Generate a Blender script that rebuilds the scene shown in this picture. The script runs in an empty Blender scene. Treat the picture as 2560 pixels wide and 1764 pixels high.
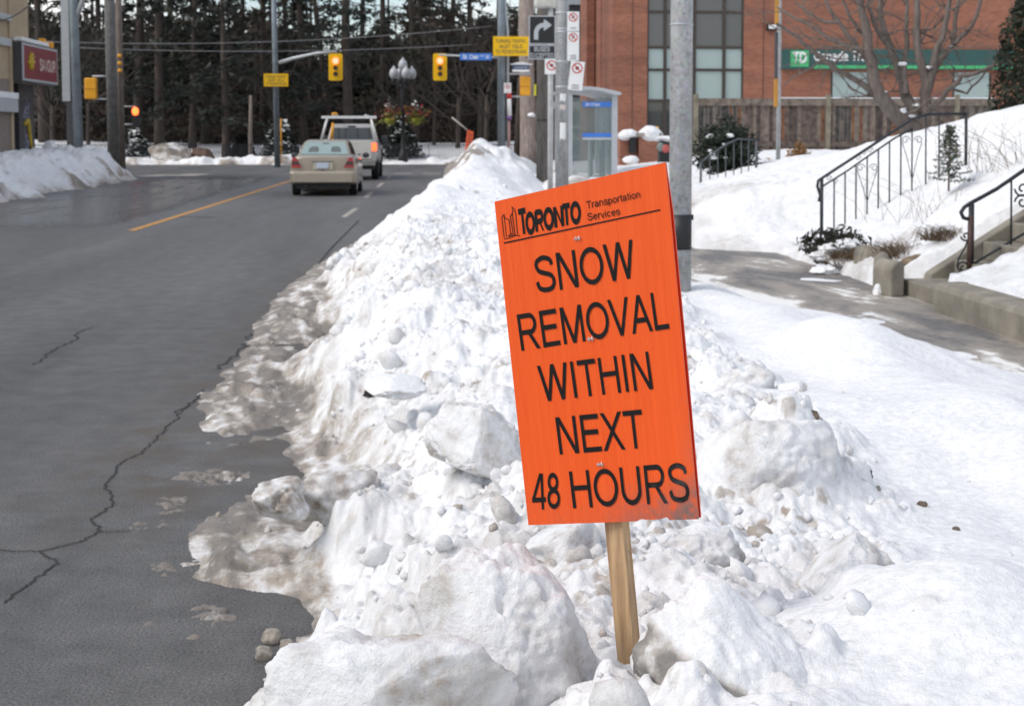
import bpy, bmesh, math, random
import numpy as np
from mathutils import Vector, Matrix
R_ = math.radians
SC = bpy.context.scene
COL = SC.collection

# ------------------------------------------------------------------ camera
F_PX, PPY, HZ_X, HZ_Y, CAM_H = 3600.0, 576.0, 1083.0, 340.0, 1.55   # in pixels of the 2560-wide photograph
pitch = math.atan((PPY-HZ_Y)/F_PX)
yaw = math.atan((1280-HZ_X)/F_PX*math.cos(pitch))
FW = Vector((math.sin(yaw)*math.cos(pitch), math.cos(yaw)*math.cos(pitch), -math.sin(pitch)))
RT = Vector((math.cos(yaw), -math.sin(yaw), 0))
UP = RT.cross(FW)
cd = bpy.data.cameras.new('camera'); cam = bpy.data.objects.new('camera', cd); COL.objects.link(cam)
cam.matrix_world = Matrix((( RT.x, UP.x, -FW.x, 0), (RT.y, UP.y, -FW.y, 0), (RT.z, UP.z, -FW.z, CAM_H), (0, 0, 0, 1)))
cd.sensor_fit = 'HORIZONTAL'; cd.sensor_width = 36; cd.lens = F_PX/2560*36
cd.shift_y = -(882-PPY)/2560
cd.clip_start = .05; cd.clip_end = 2000
cd.dof.use_dof = True; cd.dof.focus_distance = 2.42; cd.dof.aperture_fstop = 13
SC.camera = cam

# ------------------------------------------------------------------ sky, sun, exposure
SUN_EL, SUN_AZ = 46, 248           # azimuth clockwise from +Y: high, to the left and a little behind
W = bpy.data.worlds.new('World'); SC.world = W; W.use_nodes = True
wn, wl = W.node_tree.nodes, W.node_tree.links
bg = wn['Background']
sky = wn.new('ShaderNodeTexSky'); sky.sky_type = 'NISHITA'; sky.sun_disc = False
sky.sun_elevation = R_(SUN_EL); sky.sun_rotation = R_(SUN_AZ)
tc = wn.new('ShaderNodeTexCoord'); cn = wn.new('ShaderNodeTexNoise'); cn.inputs['Scale'].default_value = 3.2
cn.inputs['Detail'].default_value = 8
mp = wn.new('ShaderNodeMapping'); mp.inputs['Scale'].default_value = (1, 1, 2.2)
wl.new(tc.outputs['Generated'], mp.inputs[0]); wl.new(mp.outputs[0], cn.inputs['Vector'])
rp = wn.new('ShaderNodeValToRGB'); rp.color_ramp.elements[0].position = .40; rp.color_ramp.elements[1].position = .68
wl.new(cn.outputs['Fac'], rp.inputs[0])
mx = wn.new('ShaderNodeMix'); mx.data_type = 'RGBA'
wl.new(rp.outputs[0], mx.inputs[0]); wl.new(sky.outputs[0], mx.inputs[6]); mx.inputs[7].default_value = (8.6, 8.5, 8.4, 1)   # bright thin cloud
wl.new(mx.outputs[2], bg.inputs[0]); bg.inputs[1].default_value = .15
sd = bpy.data.lights.new('sun', 'SUN'); sd.energy = 2.0; sd.angle = R_(24); sd.color = (1, .94, .86)
so = bpy.data.objects.new('sun', sd); COL.objects.link(so); so.location = (-20, 10, 40)
e, a = R_(SUN_EL), R_(SUN_AZ)
sdir = Vector((math.sin(a)*math.cos(e), math.cos(a)*math.cos(e), math.sin(e)))
so.rotation_euler = (-sdir).to_track_quat('-Z', 'Y').to_euler()
SC.view_settings.view_transform = 'Standard'; SC.view_settings.look = 'None'
SC.view_settings.exposure = 0.10; SC.view_settings.gamma = 1
SC.cycles.use_denoising = True; SC.cycles.max_bounces = 7; SC.cycles.diffuse_bounces = 5; SC.cycles.glossy_bounces = 3
SC.cycles.transparent_max_bounces = 8; SC.cycles.caustics_reflective = False; SC.cycles.caustics_refractive = False

# ------------------------------------------------------------------ pixel -> world helpers
def ray(px, py): return FW + RT*((px-1280)/F_PX) + UP*((PPY-py)/F_PX)
def at(px, py, Y):
    d = ray(px, py); return Vector((0, 0, CAM_H)) + d*(Y/d.y)
def on(px, py, z=0.0):
    d = ray(px, py); return Vector((0, 0, CAM_H)) + d*((z-CAM_H)/d.z)
def SCL(Y): return F_PX/Y

# ------------------------------------------------------------------ noise
def _h(ix, iy, iz, s):
    n = (ix.astype(np.int64)*374761393 + iy.astype(np.int64)*668265263 + iz.astype(np.int64)*2147483647 + s*1274126177) & 0xffffffff
    n = ((n ^ (n >> 13))*1274126177) & 0xffffffff
    n = (n ^ (n >> 16)) & 0xffffffff
    n = (n*2246822519) & 0xffffffff
    return ((n ^ (n >> 15)) & 0xffff)/65535.0*2-1
def vn2(x, y, s=0):
    ix, iy = np.floor(x), np.floor(y); fx, fy = x-ix, y-iy
    u, v = fx*fx*fx*(fx*(fx*6-15)+10), fy*fy*fy*(fy*(fy*6-15)+10); z = np.zeros_like(ix)
    return (_h(ix, iy, z, s)*(1-u)+_h(ix+1, iy, z, s)*u)*(1-v) + (_h(ix, iy+1, z, s)*(1-u)+_h(ix+1, iy+1, z, s)*u)*v
def vn3(p, s=0):
    x, y, z = p[:, 0], p[:, 1], p[:, 2]
    ix, iy, iz = np.floor(x), np.floor(y), np.floor(z)
    f = lambda t: t*t*t*(t*(t*6-15)+10)
    u, v, w = f(x-ix), f(y-iy), f(z-iz); o = 0
    for a_, wa in ((0, 1-u), (1, u)):
        for b_, wb in ((0, 1-v), (1, v)):
            for c_, wc in ((0, 1-w), (1, w)): o = o + _h(ix+a_, iy+b_, iz+c_, s)*wa*wb*wc
    return o
def fb2(x, y, sc, octv, s=0, gain=.5):
    o, amp, q = 0, 1, sc
    for k in range(octv):
        c, n = math.cos(k*1.1), math.sin(k*1.1)
        o = o + amp*vn2((x*c-y*n)*q+k*17.3, (x*n+y*c)*q+k*9.1, s+k); amp *= gain; q *= 2.03
    return o
def fb3(p, sc, octv, s=0, gain=.5):
    o, amp, q = 0, 1, sc
    for k in range(octv): o = o + amp*vn3(p*q+k*11.7, s+k); amp *= gain; q *= 2.03
    return o
def ss(a, b, x): t = np.clip((x-a)/(b-a), 0, 1); return t*t*(3-2*t)

# ------------------------------------------------------------------ mesh builder
class MB:
    def __init__(s): s.v, s.f, s.m, s.sm, s.cur = [], [], [], [], 0
    def face(s, idx, sm=False): s.f.append(idx); s.m.append(s.cur); s.sm.append(sm)
    def add(s, vs, fs, sm=False):
        b = len(s.v); s.v += [tuple(p) for p in vs]
        for f in fs: s.face([b+i for i in f], sm)
        return s
    def box(s, x0, x1, y0, y1, z0, z1):
        return s.add([(x, y, z) for z in (z0, z1) for y in (y0, y1) for x in (x0, x1)],
                     [(0, 2, 3, 1), (4, 5, 7, 6), (0, 1, 5, 4), (2, 6, 7, 3), (0, 4, 6, 2), (1, 3, 7, 5)])
    def obox(s, c, ax, ay, az):      # oriented box: half-vectors
        c, ax, ay, az = map(Vector, (c, ax, ay, az))
        return s.add([c+ax*i+ay*j+az*k for k in (-1, 1) for j in (-1, 1) for i in (-1, 1)],
                     [(0, 2, 3, 1), (4, 5, 7, 6), (0, 1, 5, 4), (2, 6, 7, 3), (0, 4, 6, 2), (1, 3, 7, 5)])
    def tube(s, pts, r, n=8, cap=True, sm=True):
        pts = [Vector(p) for p in pts]; N = len(pts); rs = r if isinstance(r, (list, tuple)) else [r]*N
        b = len(s.v); ref = None
        for i, p in enumerate(pts):
            t = (pts[min(i+1, N-1)]-pts[max(i-1, 0)]).normalized()
            if ref is None: ref = Vector((0, 0, 1)) if abs(t.z) < .9 else Vector((1, 0, 0))
            u = t.cross(ref).normalized(); w = u.cross(t).normalized(); ref = w
            for k in range(n):
                q = 2*math.pi*(k+.5)/n; s.v.append(tuple(p+u*(rs[i]*math.cos(q))+w*(rs[i]*math.sin(q))))
        for i in range(N-1):
            for k in range(n):
                s.face([b+i*n+k, b+i*n+(k+1) % n, b+(i+1)*n+(k+1) % n, b+(i+1)*n+k], sm)
        if cap: s.face([b+k for k in range(n)][::-1]); s.face([b+(N-1)*n+k for k in range(n)])
        return s
    def lathe(s, prof, c=(0, 0, 0), n=16, sm=True):   # prof: list of (r, z)
        b = len(s.v)
        for r, z in prof:
            for k in range(n):
                q = 2*math.pi*k/n; s.v.append((c[0]+r*math.cos(q), c[1]+r*math.sin(q), c[2]+z))
        for i in range(len(prof)-1):
            for k in range(n): s.face([b+i*n+k, b+i*n+(k+1) % n, b+(i+1)*n+(k+1) % n, b+(i+1)*n+k], sm)
        s.face([b+k for k in range(n)][::-1]); s.face([b+(len(prof)-1)*n+k for k in range(n)])
        return s
    def ball(s, c, rx, ry=None, rz=None, n=12, sm=True):
        ry = ry or rx; rz = rz or rx; b = len(s.v); m = n//2
        for i in range(m+1):
            t = math.pi*(i+.02)/(m+.04)
            for k in range(n):
                q = 2*math.pi*k/n; s.v.append((c[0]+rx*math.sin(t)*math.cos(q), c[1]+ry*math.sin(t)*math.sin(q), c[2]-rz*math.cos(t)))
        for i in range(m):
            for k in range(n): s.face([b+i*n+k, b+i*n+(k+1) % n, b+(i+1)*n+(k+1) % n, b+(i+1)*n+k], sm)
        return s
    def prism(s, poly, frame, d0, d1, sm=False):    # poly in 2-D; frame(x, y, depth) -> point
        n = len(poly); b = len(s.v)
        s.v += [tuple(frame(x, y, d0)) for x, y in poly]+[tuple(frame(x, y, d1)) for x, y in poly]
        s.face([b+i for i in range(n)]); s.face([b+n+i for i in range(n)][::-1])
        for i in range(n): s.face([b+i, b+n+i, b+n+(i+1) % n, b+(i+1) % n], sm)
        return s
    def build(s, name, mat, parent=None, bevel=0, fix=True):
        me = bpy.data.meshes.new(name); off = Vector((0, 0, 0))
        me.from_pydata(s.v, [], s.f)
        for m_ in (mat if isinstance(mat, (list, tuple)) else [mat]): me.materials.append(m_)
        me.polygons.foreach_set('material_index', s.m); me.polygons.foreach_set('use_smooth', s.sm)
        if fix:
            bm = bmesh.new(); bm.from_mesh(me); bmesh.ops.recalc_face_normals(bm, faces=bm.faces); bm.to_mesh(me); bm.free()
        o = bpy.data.objects.new(name, me); COL.objects.link(o)
        if parent: o.parent = parent
        if bevel:
            md = o.modifiers.new('bevel', 'BEVEL'); md.width = bevel; md.segments = 2; md.limit_method = 'ANGLE'
        return o
def arr_mesh(name, V, Fq, mats, parent=None, smooth=False, midx=None, attrs=None):
    me = bpy.data.meshes.new(name); V = np.asarray(V, np.float32); Fq = np.asarray(Fq, np.int32)
    me.vertices.add(len(V)); me.vertices.foreach_set('co', V.ravel())
    k = Fq.shape[1]; me.loops.add(Fq.size); me.loops.foreach_set('vertex_index', Fq.ravel())
    me.polygons.add(len(Fq)); me.polygons.foreach_set('loop_start', np.arange(0, Fq.size, k, dtype=np.int32))
    me.update(calc_edges=True)
    for m_ in (mats if isinstance(mats, (list, tuple)) else [mats]): me.materials.append(m_)
    if midx is not None: me.polygons.foreach_set('material_index', np.asarray(midx, np.int32))
    me.polygons.foreach_set('use_smooth', np.full(len(Fq), smooth))
    for nm, vals in (attrs or {}).items():
        at_ = me.attributes.new(nm, 'FLOAT', 'POINT'); at_.data.foreach_set('value', np.asarray(vals, np.float32))
    o = bpy.data.objects.new(name, me); COL.objects.link(o)
    if parent: o.parent = parent
    return o
def tag(o, label=None, cat=None, group=None, kind=None):
    if label: o['label'] = label
    if cat: o['category'] = cat
    if group: o['group'] = group
    if kind: o['kind'] = kind
    return o
def thing(name, label, cat, loc=(0, 0, 0), rz=0, group=None):
    o = bpy.data.objects.new(name, None); COL.objects.link(o); o.location = loc; o.rotation_euler = (0, 0, rz)
    o.empty_display_size = .1
    return tag(o, label, cat, group)
def copy_tree(o, parent=None):
    c = o.copy(); COL.objects.link(c)
    if parent: c.parent = parent
    for ch in list(o.children): copy_tree(ch, c)
    return c

# ------------------------------------------------------------------ materials
def nodes(name):
    m = bpy.data.materials.new(name); m.use_nodes = True; nt = m.node_tree
    return m, nt.nodes, nt.links, nt.nodes['Principled BSDF']
def noise(n, l, vec, scale, detail=4, rough=.55, dist=0):
    t = n.new('ShaderNodeTexNoise'); t.inputs['Scale'].default_value = scale; t.inputs['Detail'].default_value = detail
    t.inputs['Roughness'].default_value = rough; t.inputs['Distortion'].default_value = dist
    if vec is not None: l.new(vec, t.inputs['Vector'])
    return t
def ramp(n, l, src, *stops):
    r = n.new('ShaderNodeValToRGB'); cr = r.color_ramp
    while len(cr.elements) < len(stops): cr.elements.new(.5)
    for el, (p, c) in zip(cr.elements, stops):
        el.position = p; el.color = c if isinstance(c, tuple) and len(c) == 4 else ((*c, 1) if isinstance(c, tuple) else (c, c, c, 1))
    l.new(src, r.inputs[0]); return r
def mixc(n, l, fac, a_, b_, mode='MIX'):
    x = n.new('ShaderNodeMix'); x.data_type = 'RGBA'; x.blend_type = mode
    for i, v in ((0, fac), (6, a_), (7, b_)):
        if hasattr(v, 'type') and hasattr(v, 'links'): l.new(v, x.inputs[i])
        elif i == 0: x.inputs[0].default_value = v
        else: x.inputs[i].default_value = (*v, 1)
    return x.outputs[2]
def math_(n, l, op, a_, b_=None, clamp=False):
    x = n.new('ShaderNodeMath'); x.operation = op; x.use_clamp = clamp
    for i, v in ((0, a_), (1, b_)):
        if v is None: continue
        if hasattr(v, 'links'): l.new(v, x.inputs[i])
        else: x.inputs[i].default_value = v
    return x.outputs[0]
def bump(n, l, b, src, strength, dist):
    x = n.new('ShaderNodeBump'); x.inputs['Strength'].default_value = strength; x.inputs['Distance'].default_value = dist
    l.new(src, x.inputs['Height'])
    for k in b.inputs['Normal'].links: l.new(k.from_socket, x.inputs['Normal'])
    l.new(x.outputs[0], b.inputs['Normal']); return x
def M(name, col, rough=.6, metal=0, var=.18, scale=6, bmp=0, bscale=40, col2=None, spec=.5, coat=0):
    m, n, l, b = nodes(name); t = n.new('ShaderNodeTexCoord')
    ns = noise(n, l, t.outputs['Object'], scale, 6, .6)
    c2 = col2 or tuple(max(0, c*(1-var*1.6)) for c in col); c1 = col if col2 else tuple(min(1, c*(1+var*.6)) for c in col)
    r = ramp(n, l, ns.outputs[0], (.3, c2), (.7, c1)); l.new(r.outputs[0], b.inputs['Base Color'])
    b.inputs['Roughness'].default_value = rough; b.inputs['Metallic'].default_value = metal
    b.inputs['Specular IOR Level'].default_value = spec; b.inputs['Coat Weight'].default_value = coat
    if bmp: bump(n, l, b, noise(n, l, t.outputs['Object'], bscale, 5).outputs[0], .6, bmp)
    return m
def EM(name, col, st):
    m, n, l, b = nodes(name); b.inputs['Base Color'].default_value = (*col, 1)
    b.inputs['Emission Color'].default_value = (*col, 1); b.inputs['Emission Strength'].default_value = st; return m
def glass(name, tint, alpha=.6, rough=.04):
    m, n, l, b = nodes(name); b.inputs['Base Color'].default_value = (*tint, 1); b.inputs['Roughness'].default_value = rough
    b.inputs['Alpha'].default_value = alpha; b.inputs['Specular IOR Level'].default_value = .9; return m

def snow_mat(name, fine=1.0, dirtcol=(.30, .25, .20)):
    m, n, l, b = nodes(name); t = n.new('ShaderNodeTexCoord'); P = t.outputs['Object']
    at_ = n.new('ShaderNodeAttribute'); at_.attribute_name = 'dirt'
    n1 = noise(n, l, P, 9*fine, 8, .68); n2 = noise(n, l, P, 42*fine, 6, .65); n3 = noise(n, l, P, 2.2, 4, .6)
    # dirt: where the mesh says so, broken up by grain
    g = math_(n, l, 'ADD', math_(n, l, 'MULTIPLY', n1.outputs[0], .9), math_(n, l, 'MULTIPLY', n2.outputs[0], .7))
    d = math_(n, l, 'ADD', math_(n, l, 'MULTIPLY', at_.outputs['Fac'], 1.15), math_(n, l, 'MULTIPLY', math_(n, l, 'SUBTRACT', g, .80), 2.5))
    d = math_(n, l, 'MULTIPLY', d, math_(n, l, 'MULTIPLY', at_.outputs['Fac'], 2.2, True))
    dr = ramp(n, l, d, (.03, 0.0), (.95, .9))
    base = mixc(n, l, n3.outputs[0], (.78, .79, .81), (.91, .91, .91))
    base = mixc(n, l, 1, base, ramp(n, l, n2.outputs[0], (.36, .86), (.58, 1.0)).outputs[0], 'MULTIPLY')
    dc = mixc(n, l, n2.outputs[0], tuple(c*.7 for c in dirtcol), tuple(min(1, c*1.5) for c in dirtcol))
    dc = mixc(n, l, math_(n, l, 'MULTIPLY', math_(n, l, 'SUBTRACT', at_.outputs['Fac'], .66, True), 2.6, True), dc, tuple(c*.42 for c in dirtcol))       # wet grime at the very edge
    l.new(mixc(n, l, dr.outputs[0], base, dc), b.inputs['Base Color'])
    vo = n.new('ShaderNodeTexVoronoi'); vo.inputs['Scale'].default_value = 120*fine; l.new(P, vo.inputs['Vector'])     # loose specks of grit
    sp = math_(n, l, 'MULTIPLY', ramp(n, l, vo.outputs['Distance'], (.06, 1.0), (.15, 0.0)).outputs[0], ramp(n, l, math_(n, l, 'ADD', n1.outputs[0], math_(n, l, 'MULTIPLY', at_.outputs['Fac'], .5)), (.60, 0.0), (.78, .6)).outputs[0])
    l.new(mixc(n, l, math_(n, l, 'MULTIPLY', sp, math_(n, l, 'MULTIPLY', at_.outputs['Fac'], 7.0, True)), b.inputs['Base Color'].links[0].from_socket, (.20, .165, .135)), b.inputs['Base Color'])
    b.inputs['Roughness'].default_value = .75; b.inputs['Specular IOR Level'].default_value = .25
    b.inputs['Subsurface Weight'].default_value = 0
    bump(n, l, b, noise(n, l, P, 26*fine, 6, .62).outputs[0], .5, .02/fine)
    bump(n, l, b, noise(n, l, P, 170*fine, 5, .75).outputs[0], .55, .007/fine)
    return m
SNOW = snow_mat('ploughed_snow'); SNOW_SOFT = snow_mat('lawn_snow', .35); SNOW_FAR = snow_mat('far_snow', .25, (.26, .21, .16))
ICE = snow_mat('dirty_ice_snow', 1.3, (.36, .33, .29))

def asphalt():
    m, n, l, b = nodes('asphalt'); t = n.new('ShaderNodeTexCoord'); P = t.outputs['Object']
    sx = n.new('ShaderNodeSeparateXYZ'); l.new(P, sx.inputs[0]); X, Y = sx.outputs[0], sx.outputs[1]
    st = n.new('ShaderNodeMapping'); st.inputs['Scale'].default_value = (1, .12, 1); l.new(P, st.inputs[0])
    big = noise(n, l, st.outputs[0], .9, 5, .6); mid = noise(n, l, P, 5, 5, .6); ag = noise(n, l, P, 95, 3, .8)
    vo = n.new('ShaderNodeTexVoronoi'); vo.inputs['Scale'].default_value = 110; l.new(P, vo.inputs['Vector'])
    c = ramp(n, l, big.outputs[0], (.3, (.088, .087, .086)), (.7, (.152, .149, .146))).outputs[0]
    c = mixc(n, l, 1, c, ramp(n, l, mid.outputs[0], (.3, .72), (.7, 1.16)).outputs[0], 'MULTIPLY')
    c = mixc(n, l, .8, c, ramp(n, l, ag.outputs[0], (.33, .34), (.68, 1.7)).outputs[0], 'MULTIPLY')
    c = mixc(n, l, 1, c, ramp(n, l, vo.outputs['Color'], (.5, 1.0), (.96, 1.0), (.99, 1.9)).outputs[0], 'MULTIPLY')
    def win(v, a0, a1, b0, b1):
        u = n.new('ShaderNodeMapRange'); u.interpolation_type = 'SMOOTHSTEP'; u.inputs[1].default_value = a0; u.inputs[2].default_value = a1; l.new(v, u.inputs[0])
        w = n.new('ShaderNodeMapRange'); w.interpolation_type = 'SMOOTHSTEP'; w.inputs[1].default_value = b0; w.inputs[2].default_value = b1
        w.inputs[3].default_value = 1; w.inputs[4].default_value = 0; l.new(v, w.inputs[0])
        return math_(n, l, 'MULTIPLY', u.outputs[0], w.outputs[0])
    gr = noise(n, l, P, 3.2, 6, .7, .6)     # brown grime trodden out from the snow
    gm = math_(n, l, 'MULTIPLY', ramp(n, l, gr.outputs[0], (.44, 0.0), (.62, 1.0)).outputs[0], math_(n, l, 'MULTIPLY', win(X, -2.0, -1.4, 3, 4), win(Y, 5.0, 6.5, 13, 24)))
    c = mixc(n, l, math_(n, l, 'MULTIPLY', gm, .8), c, (.105, .083, .064))
    # meltwater running across the far lanes on the left
    rgw = noise(n, l, st.outputs[0], 2.3, 6, .65, .4)
    sk = math_(n, l, 'ADD', X, math_(n, l, 'MULTIPLY', Y, .02))
    wet = math_(n, l, 'MULTIPLY', win(sk, -10.6, -8.0, -5.4, -4.2), win(Y, 21, 27, 50, 64))
    wet = math_(n, l, 'MULTIPLY', wet, ramp(n, l, rgw.outputs[0], (.30, 0.0), (.46, 1.0)).outputs[0])
    c = mixc(n, l, math_(n, l, 'MULTIPLY', wet, .85), c, (.026, .022, .019))
    l.new(c, b.inputs['Base Color'])
    l.new(ramp(n, l, wet, (0.0, .62), (1.0, .10)).outputs[0], b.inputs['Roughness']); b.inputs['Specular IOR Level'].default_value = .4
    bump(n, l, b, ag.outputs[0], 1.0, .012); bump(n, l, b, mid.outputs[0], .3, .01)
    return m
ASPHALT = asphalt()
def paving():
    m, n, l, b = nodes('sidewalk_concrete'); t = n.new('ShaderNodeTexCoord'); P = t.outputs['Object']
    st = n.new('ShaderNodeMapping'); st.inputs['Scale'].default_value = (1.6, .55, 1); st.inputs['Rotation'].default_value = (0, 0, .35); l.new(P, st.inputs[0])
    s1 = noise(n, l, st.outputs[0], 1.25, 7, .62, .5); s2 = noise(n, l, P, 16, 6, .65)
    at_ = n.new('ShaderNodeAttribute'); at_.attribute_name = 'ice'
    v = math_(n, l, 'ADD', math_(n, l, 'ADD', s1.outputs[0], math_(n, l, 'MULTIPLY', s2.outputs[0], .16)), at_.outputs['Fac'])
    con = ramp(n, l, s2.outputs[0], (.3, (.10, .095, .09)), (.7, (.165, .155, .148))).outputs[0]
    salt = mixc(n, l, ramp(n, l, v, (.52, 0.0), (.66, 1.0)).outputs[0], con, (.31, .275, .235))
    l.new(mixc(n, l, ramp(n, l, v, (.69, 0.0), (.76, 1.0)).outputs[0], salt, (.80, .79, .76)), b.inputs['Base Color'])
    b.inputs['Roughness'].default_value = .6; bump(n, l, b, v, .4, .03); bump(n, l, b, s2.outputs[0], .3, .006)
    return m
PAVE = paving()
def brick():
    m, n, l, b = nodes('brick'); t = n.new('ShaderNodeTexCoord'); sx = n.new('ShaderNodeSeparateXYZ'); l.new(t.outputs['Object'], sx.inputs[0])
    cb = n.new('ShaderNodeCombineXYZ'); l.new(math_(n, l, 'ADD', sx.outputs[0], sx.outputs[1]), cb.inputs[0]); l.new(sx.outputs[2], cb.inputs[1])
    br = n.new('ShaderNodeTexBrick'); l.new(cb.outputs[0], br.inputs['Vector']); br.inputs['Scale'].default_value = 1
    br.inputs['Brick Width'].default_value = .21; br.inputs['Row Height'].default_value = .075; br.inputs['Mortar Size'].default_value = .008
    br.inputs['Color1'].default_value = (.34, .125, .07, 1); br.inputs['Color2'].default_value = (.25, .085, .05, 1); br.inputs['Mortar'].default_value = (.24, .15, .11, 1)
    st = n.new('ShaderNodeMapping'); st.inputs['Scale'].default_value = (.15, .15, 1.6); l.new(t.outputs['Object'], st.inputs[0])
    ns = noise(n, l, st.outputs[0], 1.2, 5)
    l.new(mixc(n, l, 1, br.outputs[0], ramp(n, l, ns.outputs[0], (.3, .74), (.7, 1.15)).outputs[0], 'MULTIPLY'), b.inputs['Base Color'])
    b.inputs['Roughness'].default_value = .85; return m
BRICK = brick()
def galv():
    m, n, l, b = nodes('galvanized_steel'); t = n.new('ShaderNodeTexCoord'); P = t.outputs['Object']
    vo = n.new('ShaderNodeTexVoronoi'); vo.inputs['Scale'].default_value = 42; l.new(P, vo.inputs['Vector'])
    st = n.new('ShaderNodeMapping'); st.inputs['Scale'].default_value = (1, 1, .3); l.new(P, st.inputs[0]); ns = noise(n, l, st.outputs[0], 9, 7, .7)
    c = ramp(n, l, ns.outputs[0], (.28, (.20, .215, .225)), (.72, (.39, .41, .42))).outputs[0]
    l.new(mixc(n, l, .45, c, vo.outputs['Color'], 'SOFT_LIGHT'), b.inputs['Base Color'])
    hs = n.new('ShaderNodeHueSaturation'); hs.inputs['Saturation'].default_value = .25; l.new(b.inputs['Base Color'].links[0].from_socket, hs.inputs['Color']); l.new(hs.outputs[0], b.inputs['Base Color'])
    b.inputs['Roughness'].default_value = .55; b.inputs['Metallic'].default_value = .25; return m
GALV = galv()
def bark(name, c1, c2):
    m, n, l, b = nodes(name); t = n.new('ShaderNodeTexCoord'); st = n.new('ShaderNodeMapping'); st.inputs['Scale'].default_value = (1, 1, .18); l.new(t.outputs['Object'], st.inputs[0])
    ns = noise(n, l, st.outputs[0], 14, 6, .65)
    l.new(ramp(n, l, ns.outputs[0], (.3, c1), (.7, c2)).outputs[0], b.inputs['Base Color']); b.inputs['Roughness'].default_value = .9
    bump(n, l, b, ns.outputs[0], .6, .03); return m
BARK = bark('dark_bark', (.024, .018, .015), (.082, .064, .051)); BARK_GREY = bark('grey_bark', (.10, .078, .066), (.24, .20, .175))
BARK_PALE = bark('pale_bark', (.16, .125, .11), (.42, .35, .31)); POLEWOOD = bark('weathered_pole_wood', (.075, .066, .058), (.17, .155, .14))
LEAF_DK = M('dark_needles', (.014, .021, .012), .7, var=.5, scale=1.2); LEAF_BR = M('brown_twigs', (.080, .060, .046), .85, var=.5, scale=.6)
LEAF_YEW = M('yew_needles', (.022, .034, .018), .6, var=.5, scale=9); LEAF_DRY = M('dry_leaves', (.30, .16, .06), .8, var=.5, scale=12)
LEAF_SPR = M('spruce_needles', (.05, .075, .045), .6, var=.4, scale=9); STRAW = M('dry_stalks', (.22, .15, .09), .9, var=.4, scale=15)
CONC = M('concrete', (.25, .225, .18), .85, var=.3, scale=3.5, bmp=.004, bscale=60); IRON = M('black_iron', (.018, .022, .028), .45, .3)
RUST = M('rusty_iron', (.065, .034, .027), .6, .2, var=.4, scale=14); BLACK = M('black_plastic', (.012, .012, .013), .5)
WHITE = M('white_paint', (.78, .78, .77), .4, var=.05); YEL = M('signal_yellow', (.86, .50, .006), .45, var=.05, spec=.3); YEL2 = M('amber_yellow', (.80, .36, .015), .5, var=.06)
ORANGE2 = M('orange_board', (.80, .105, .02), .6, var=.1); BLUE = M('sign_blue', (.05, .19, .62), .45, var=.05); NAVY = M('navy', (.035, .06, .16), .5)
RED = M('sign_red', (.55, .03, .03), .5); GREY = M('light_grey_metal', (.46, .48, .50), .45, .2, var=.08); DGREY = M('dark_grey', (.06, .06, .065), .6)
STEEL = M('blue_grey_steel', (.20, .235, .26), .5, .25, var=.2, scale=3); CONCPOLE = M('concrete_pole_grey', (.15, .145, .14), .8, var=.25, scale=4)
BEIGE = M('beige_stucco', (.40, .315, .21), .9, var=.08, scale=2); TAUPE = M('taupe_stone', (.23, .19, .165), .85, var=.15)
CHAR = M('charcoal_panel', (.055, .05, .052), .7, var=.3, scale=1.5); MAROON = M('maroon_panel', (.20, .012, .022), .4, var=.2, scale=1)
YELLOGO = M('yellow_logo', (.52, .36, .02), .6); CREAM = M('cream_lettering', (.66, .52, .46), .6)
WOODS = [M('fence_wood_a', (.135, .105, .088), .9, var=.45, scale=5), M('fence_wood_b', (.205, .165, .135), .9, var=.4, scale=5),
         M('fence_wood_c', (.085, .068, .06), .9, var=.5, scale=5), M('fence_wood_d', (.21, .10, .055), .9, var=.5, scale=5)]
POSTW = M('green_grey_post_wood', (.24, .21, .155), .9, var=.3, scale=6)
MULL = M('bronze_mullion', (.05, .038, .03), .5); PANEB = glass('pale_blind_glass', (.33, .42, .41), .93, .15); PANED = glass('dark_reflecting_glass', (.07, .075, .075), .95, .06)
SHELTG = glass('shelter_glass', (.20, .26, .26), .30, .05); TDG = M('dark_green_fascia', (.022, .085, .078), .4, var=.15, scale=.6); TDL = M('bright_green', (.06, .42, .16), .4, var=.05)
PAINTY = M('road_yellow', (.56, .27, .06), .75, var=.35, scale=14); PAINTW = M('road_white', (.42, .39, .34), .75, var=.45, scale=12)
CRACK = M('crack_tar', (.028, .027, .026), .9)
CARB = M('champagne_car_paint', (.385, .33, .262), .3, .35, var=.06, scale=2, coat=.5); CARS = M('silver_car_paint', (.43, .415, .395), .32, .3, var=.06, scale=2, coat=.4)
TYRE = M('tyre_rubber', (.012, .012, .012), .85); CGLASS = glass('car_rear_glass', (.36, .46, .44), .78, .06); CGLASSD = glass('truck_rear_glass', (.055, .058, .055), .92, .05)  # saloon rear glass: pale teal base carries the reflected sky in its colour
TAILR = M('tail_light_red', (.42, .03, .03), .25, spec=.6, var=.1); TAILD = M('tail_light_smoke', (.07, .035, .035), .25); BRAKE = EM('brake_light_on', (1, .09, .02), 3.2)
REDON = EM('red_signal_lit', (1, .17, .10), 4.2); PLATE = M('plate_blue_white', (.52, .57, .66), .5, var=.06); LENSD = M('dark_lens', (.03, .035, .03), .3)
GLOBE = M('white_globe', (.42, .43, .45), .3, var=.03); SEATC = M('car_seat', (.10, .10, .10), .8)

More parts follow.
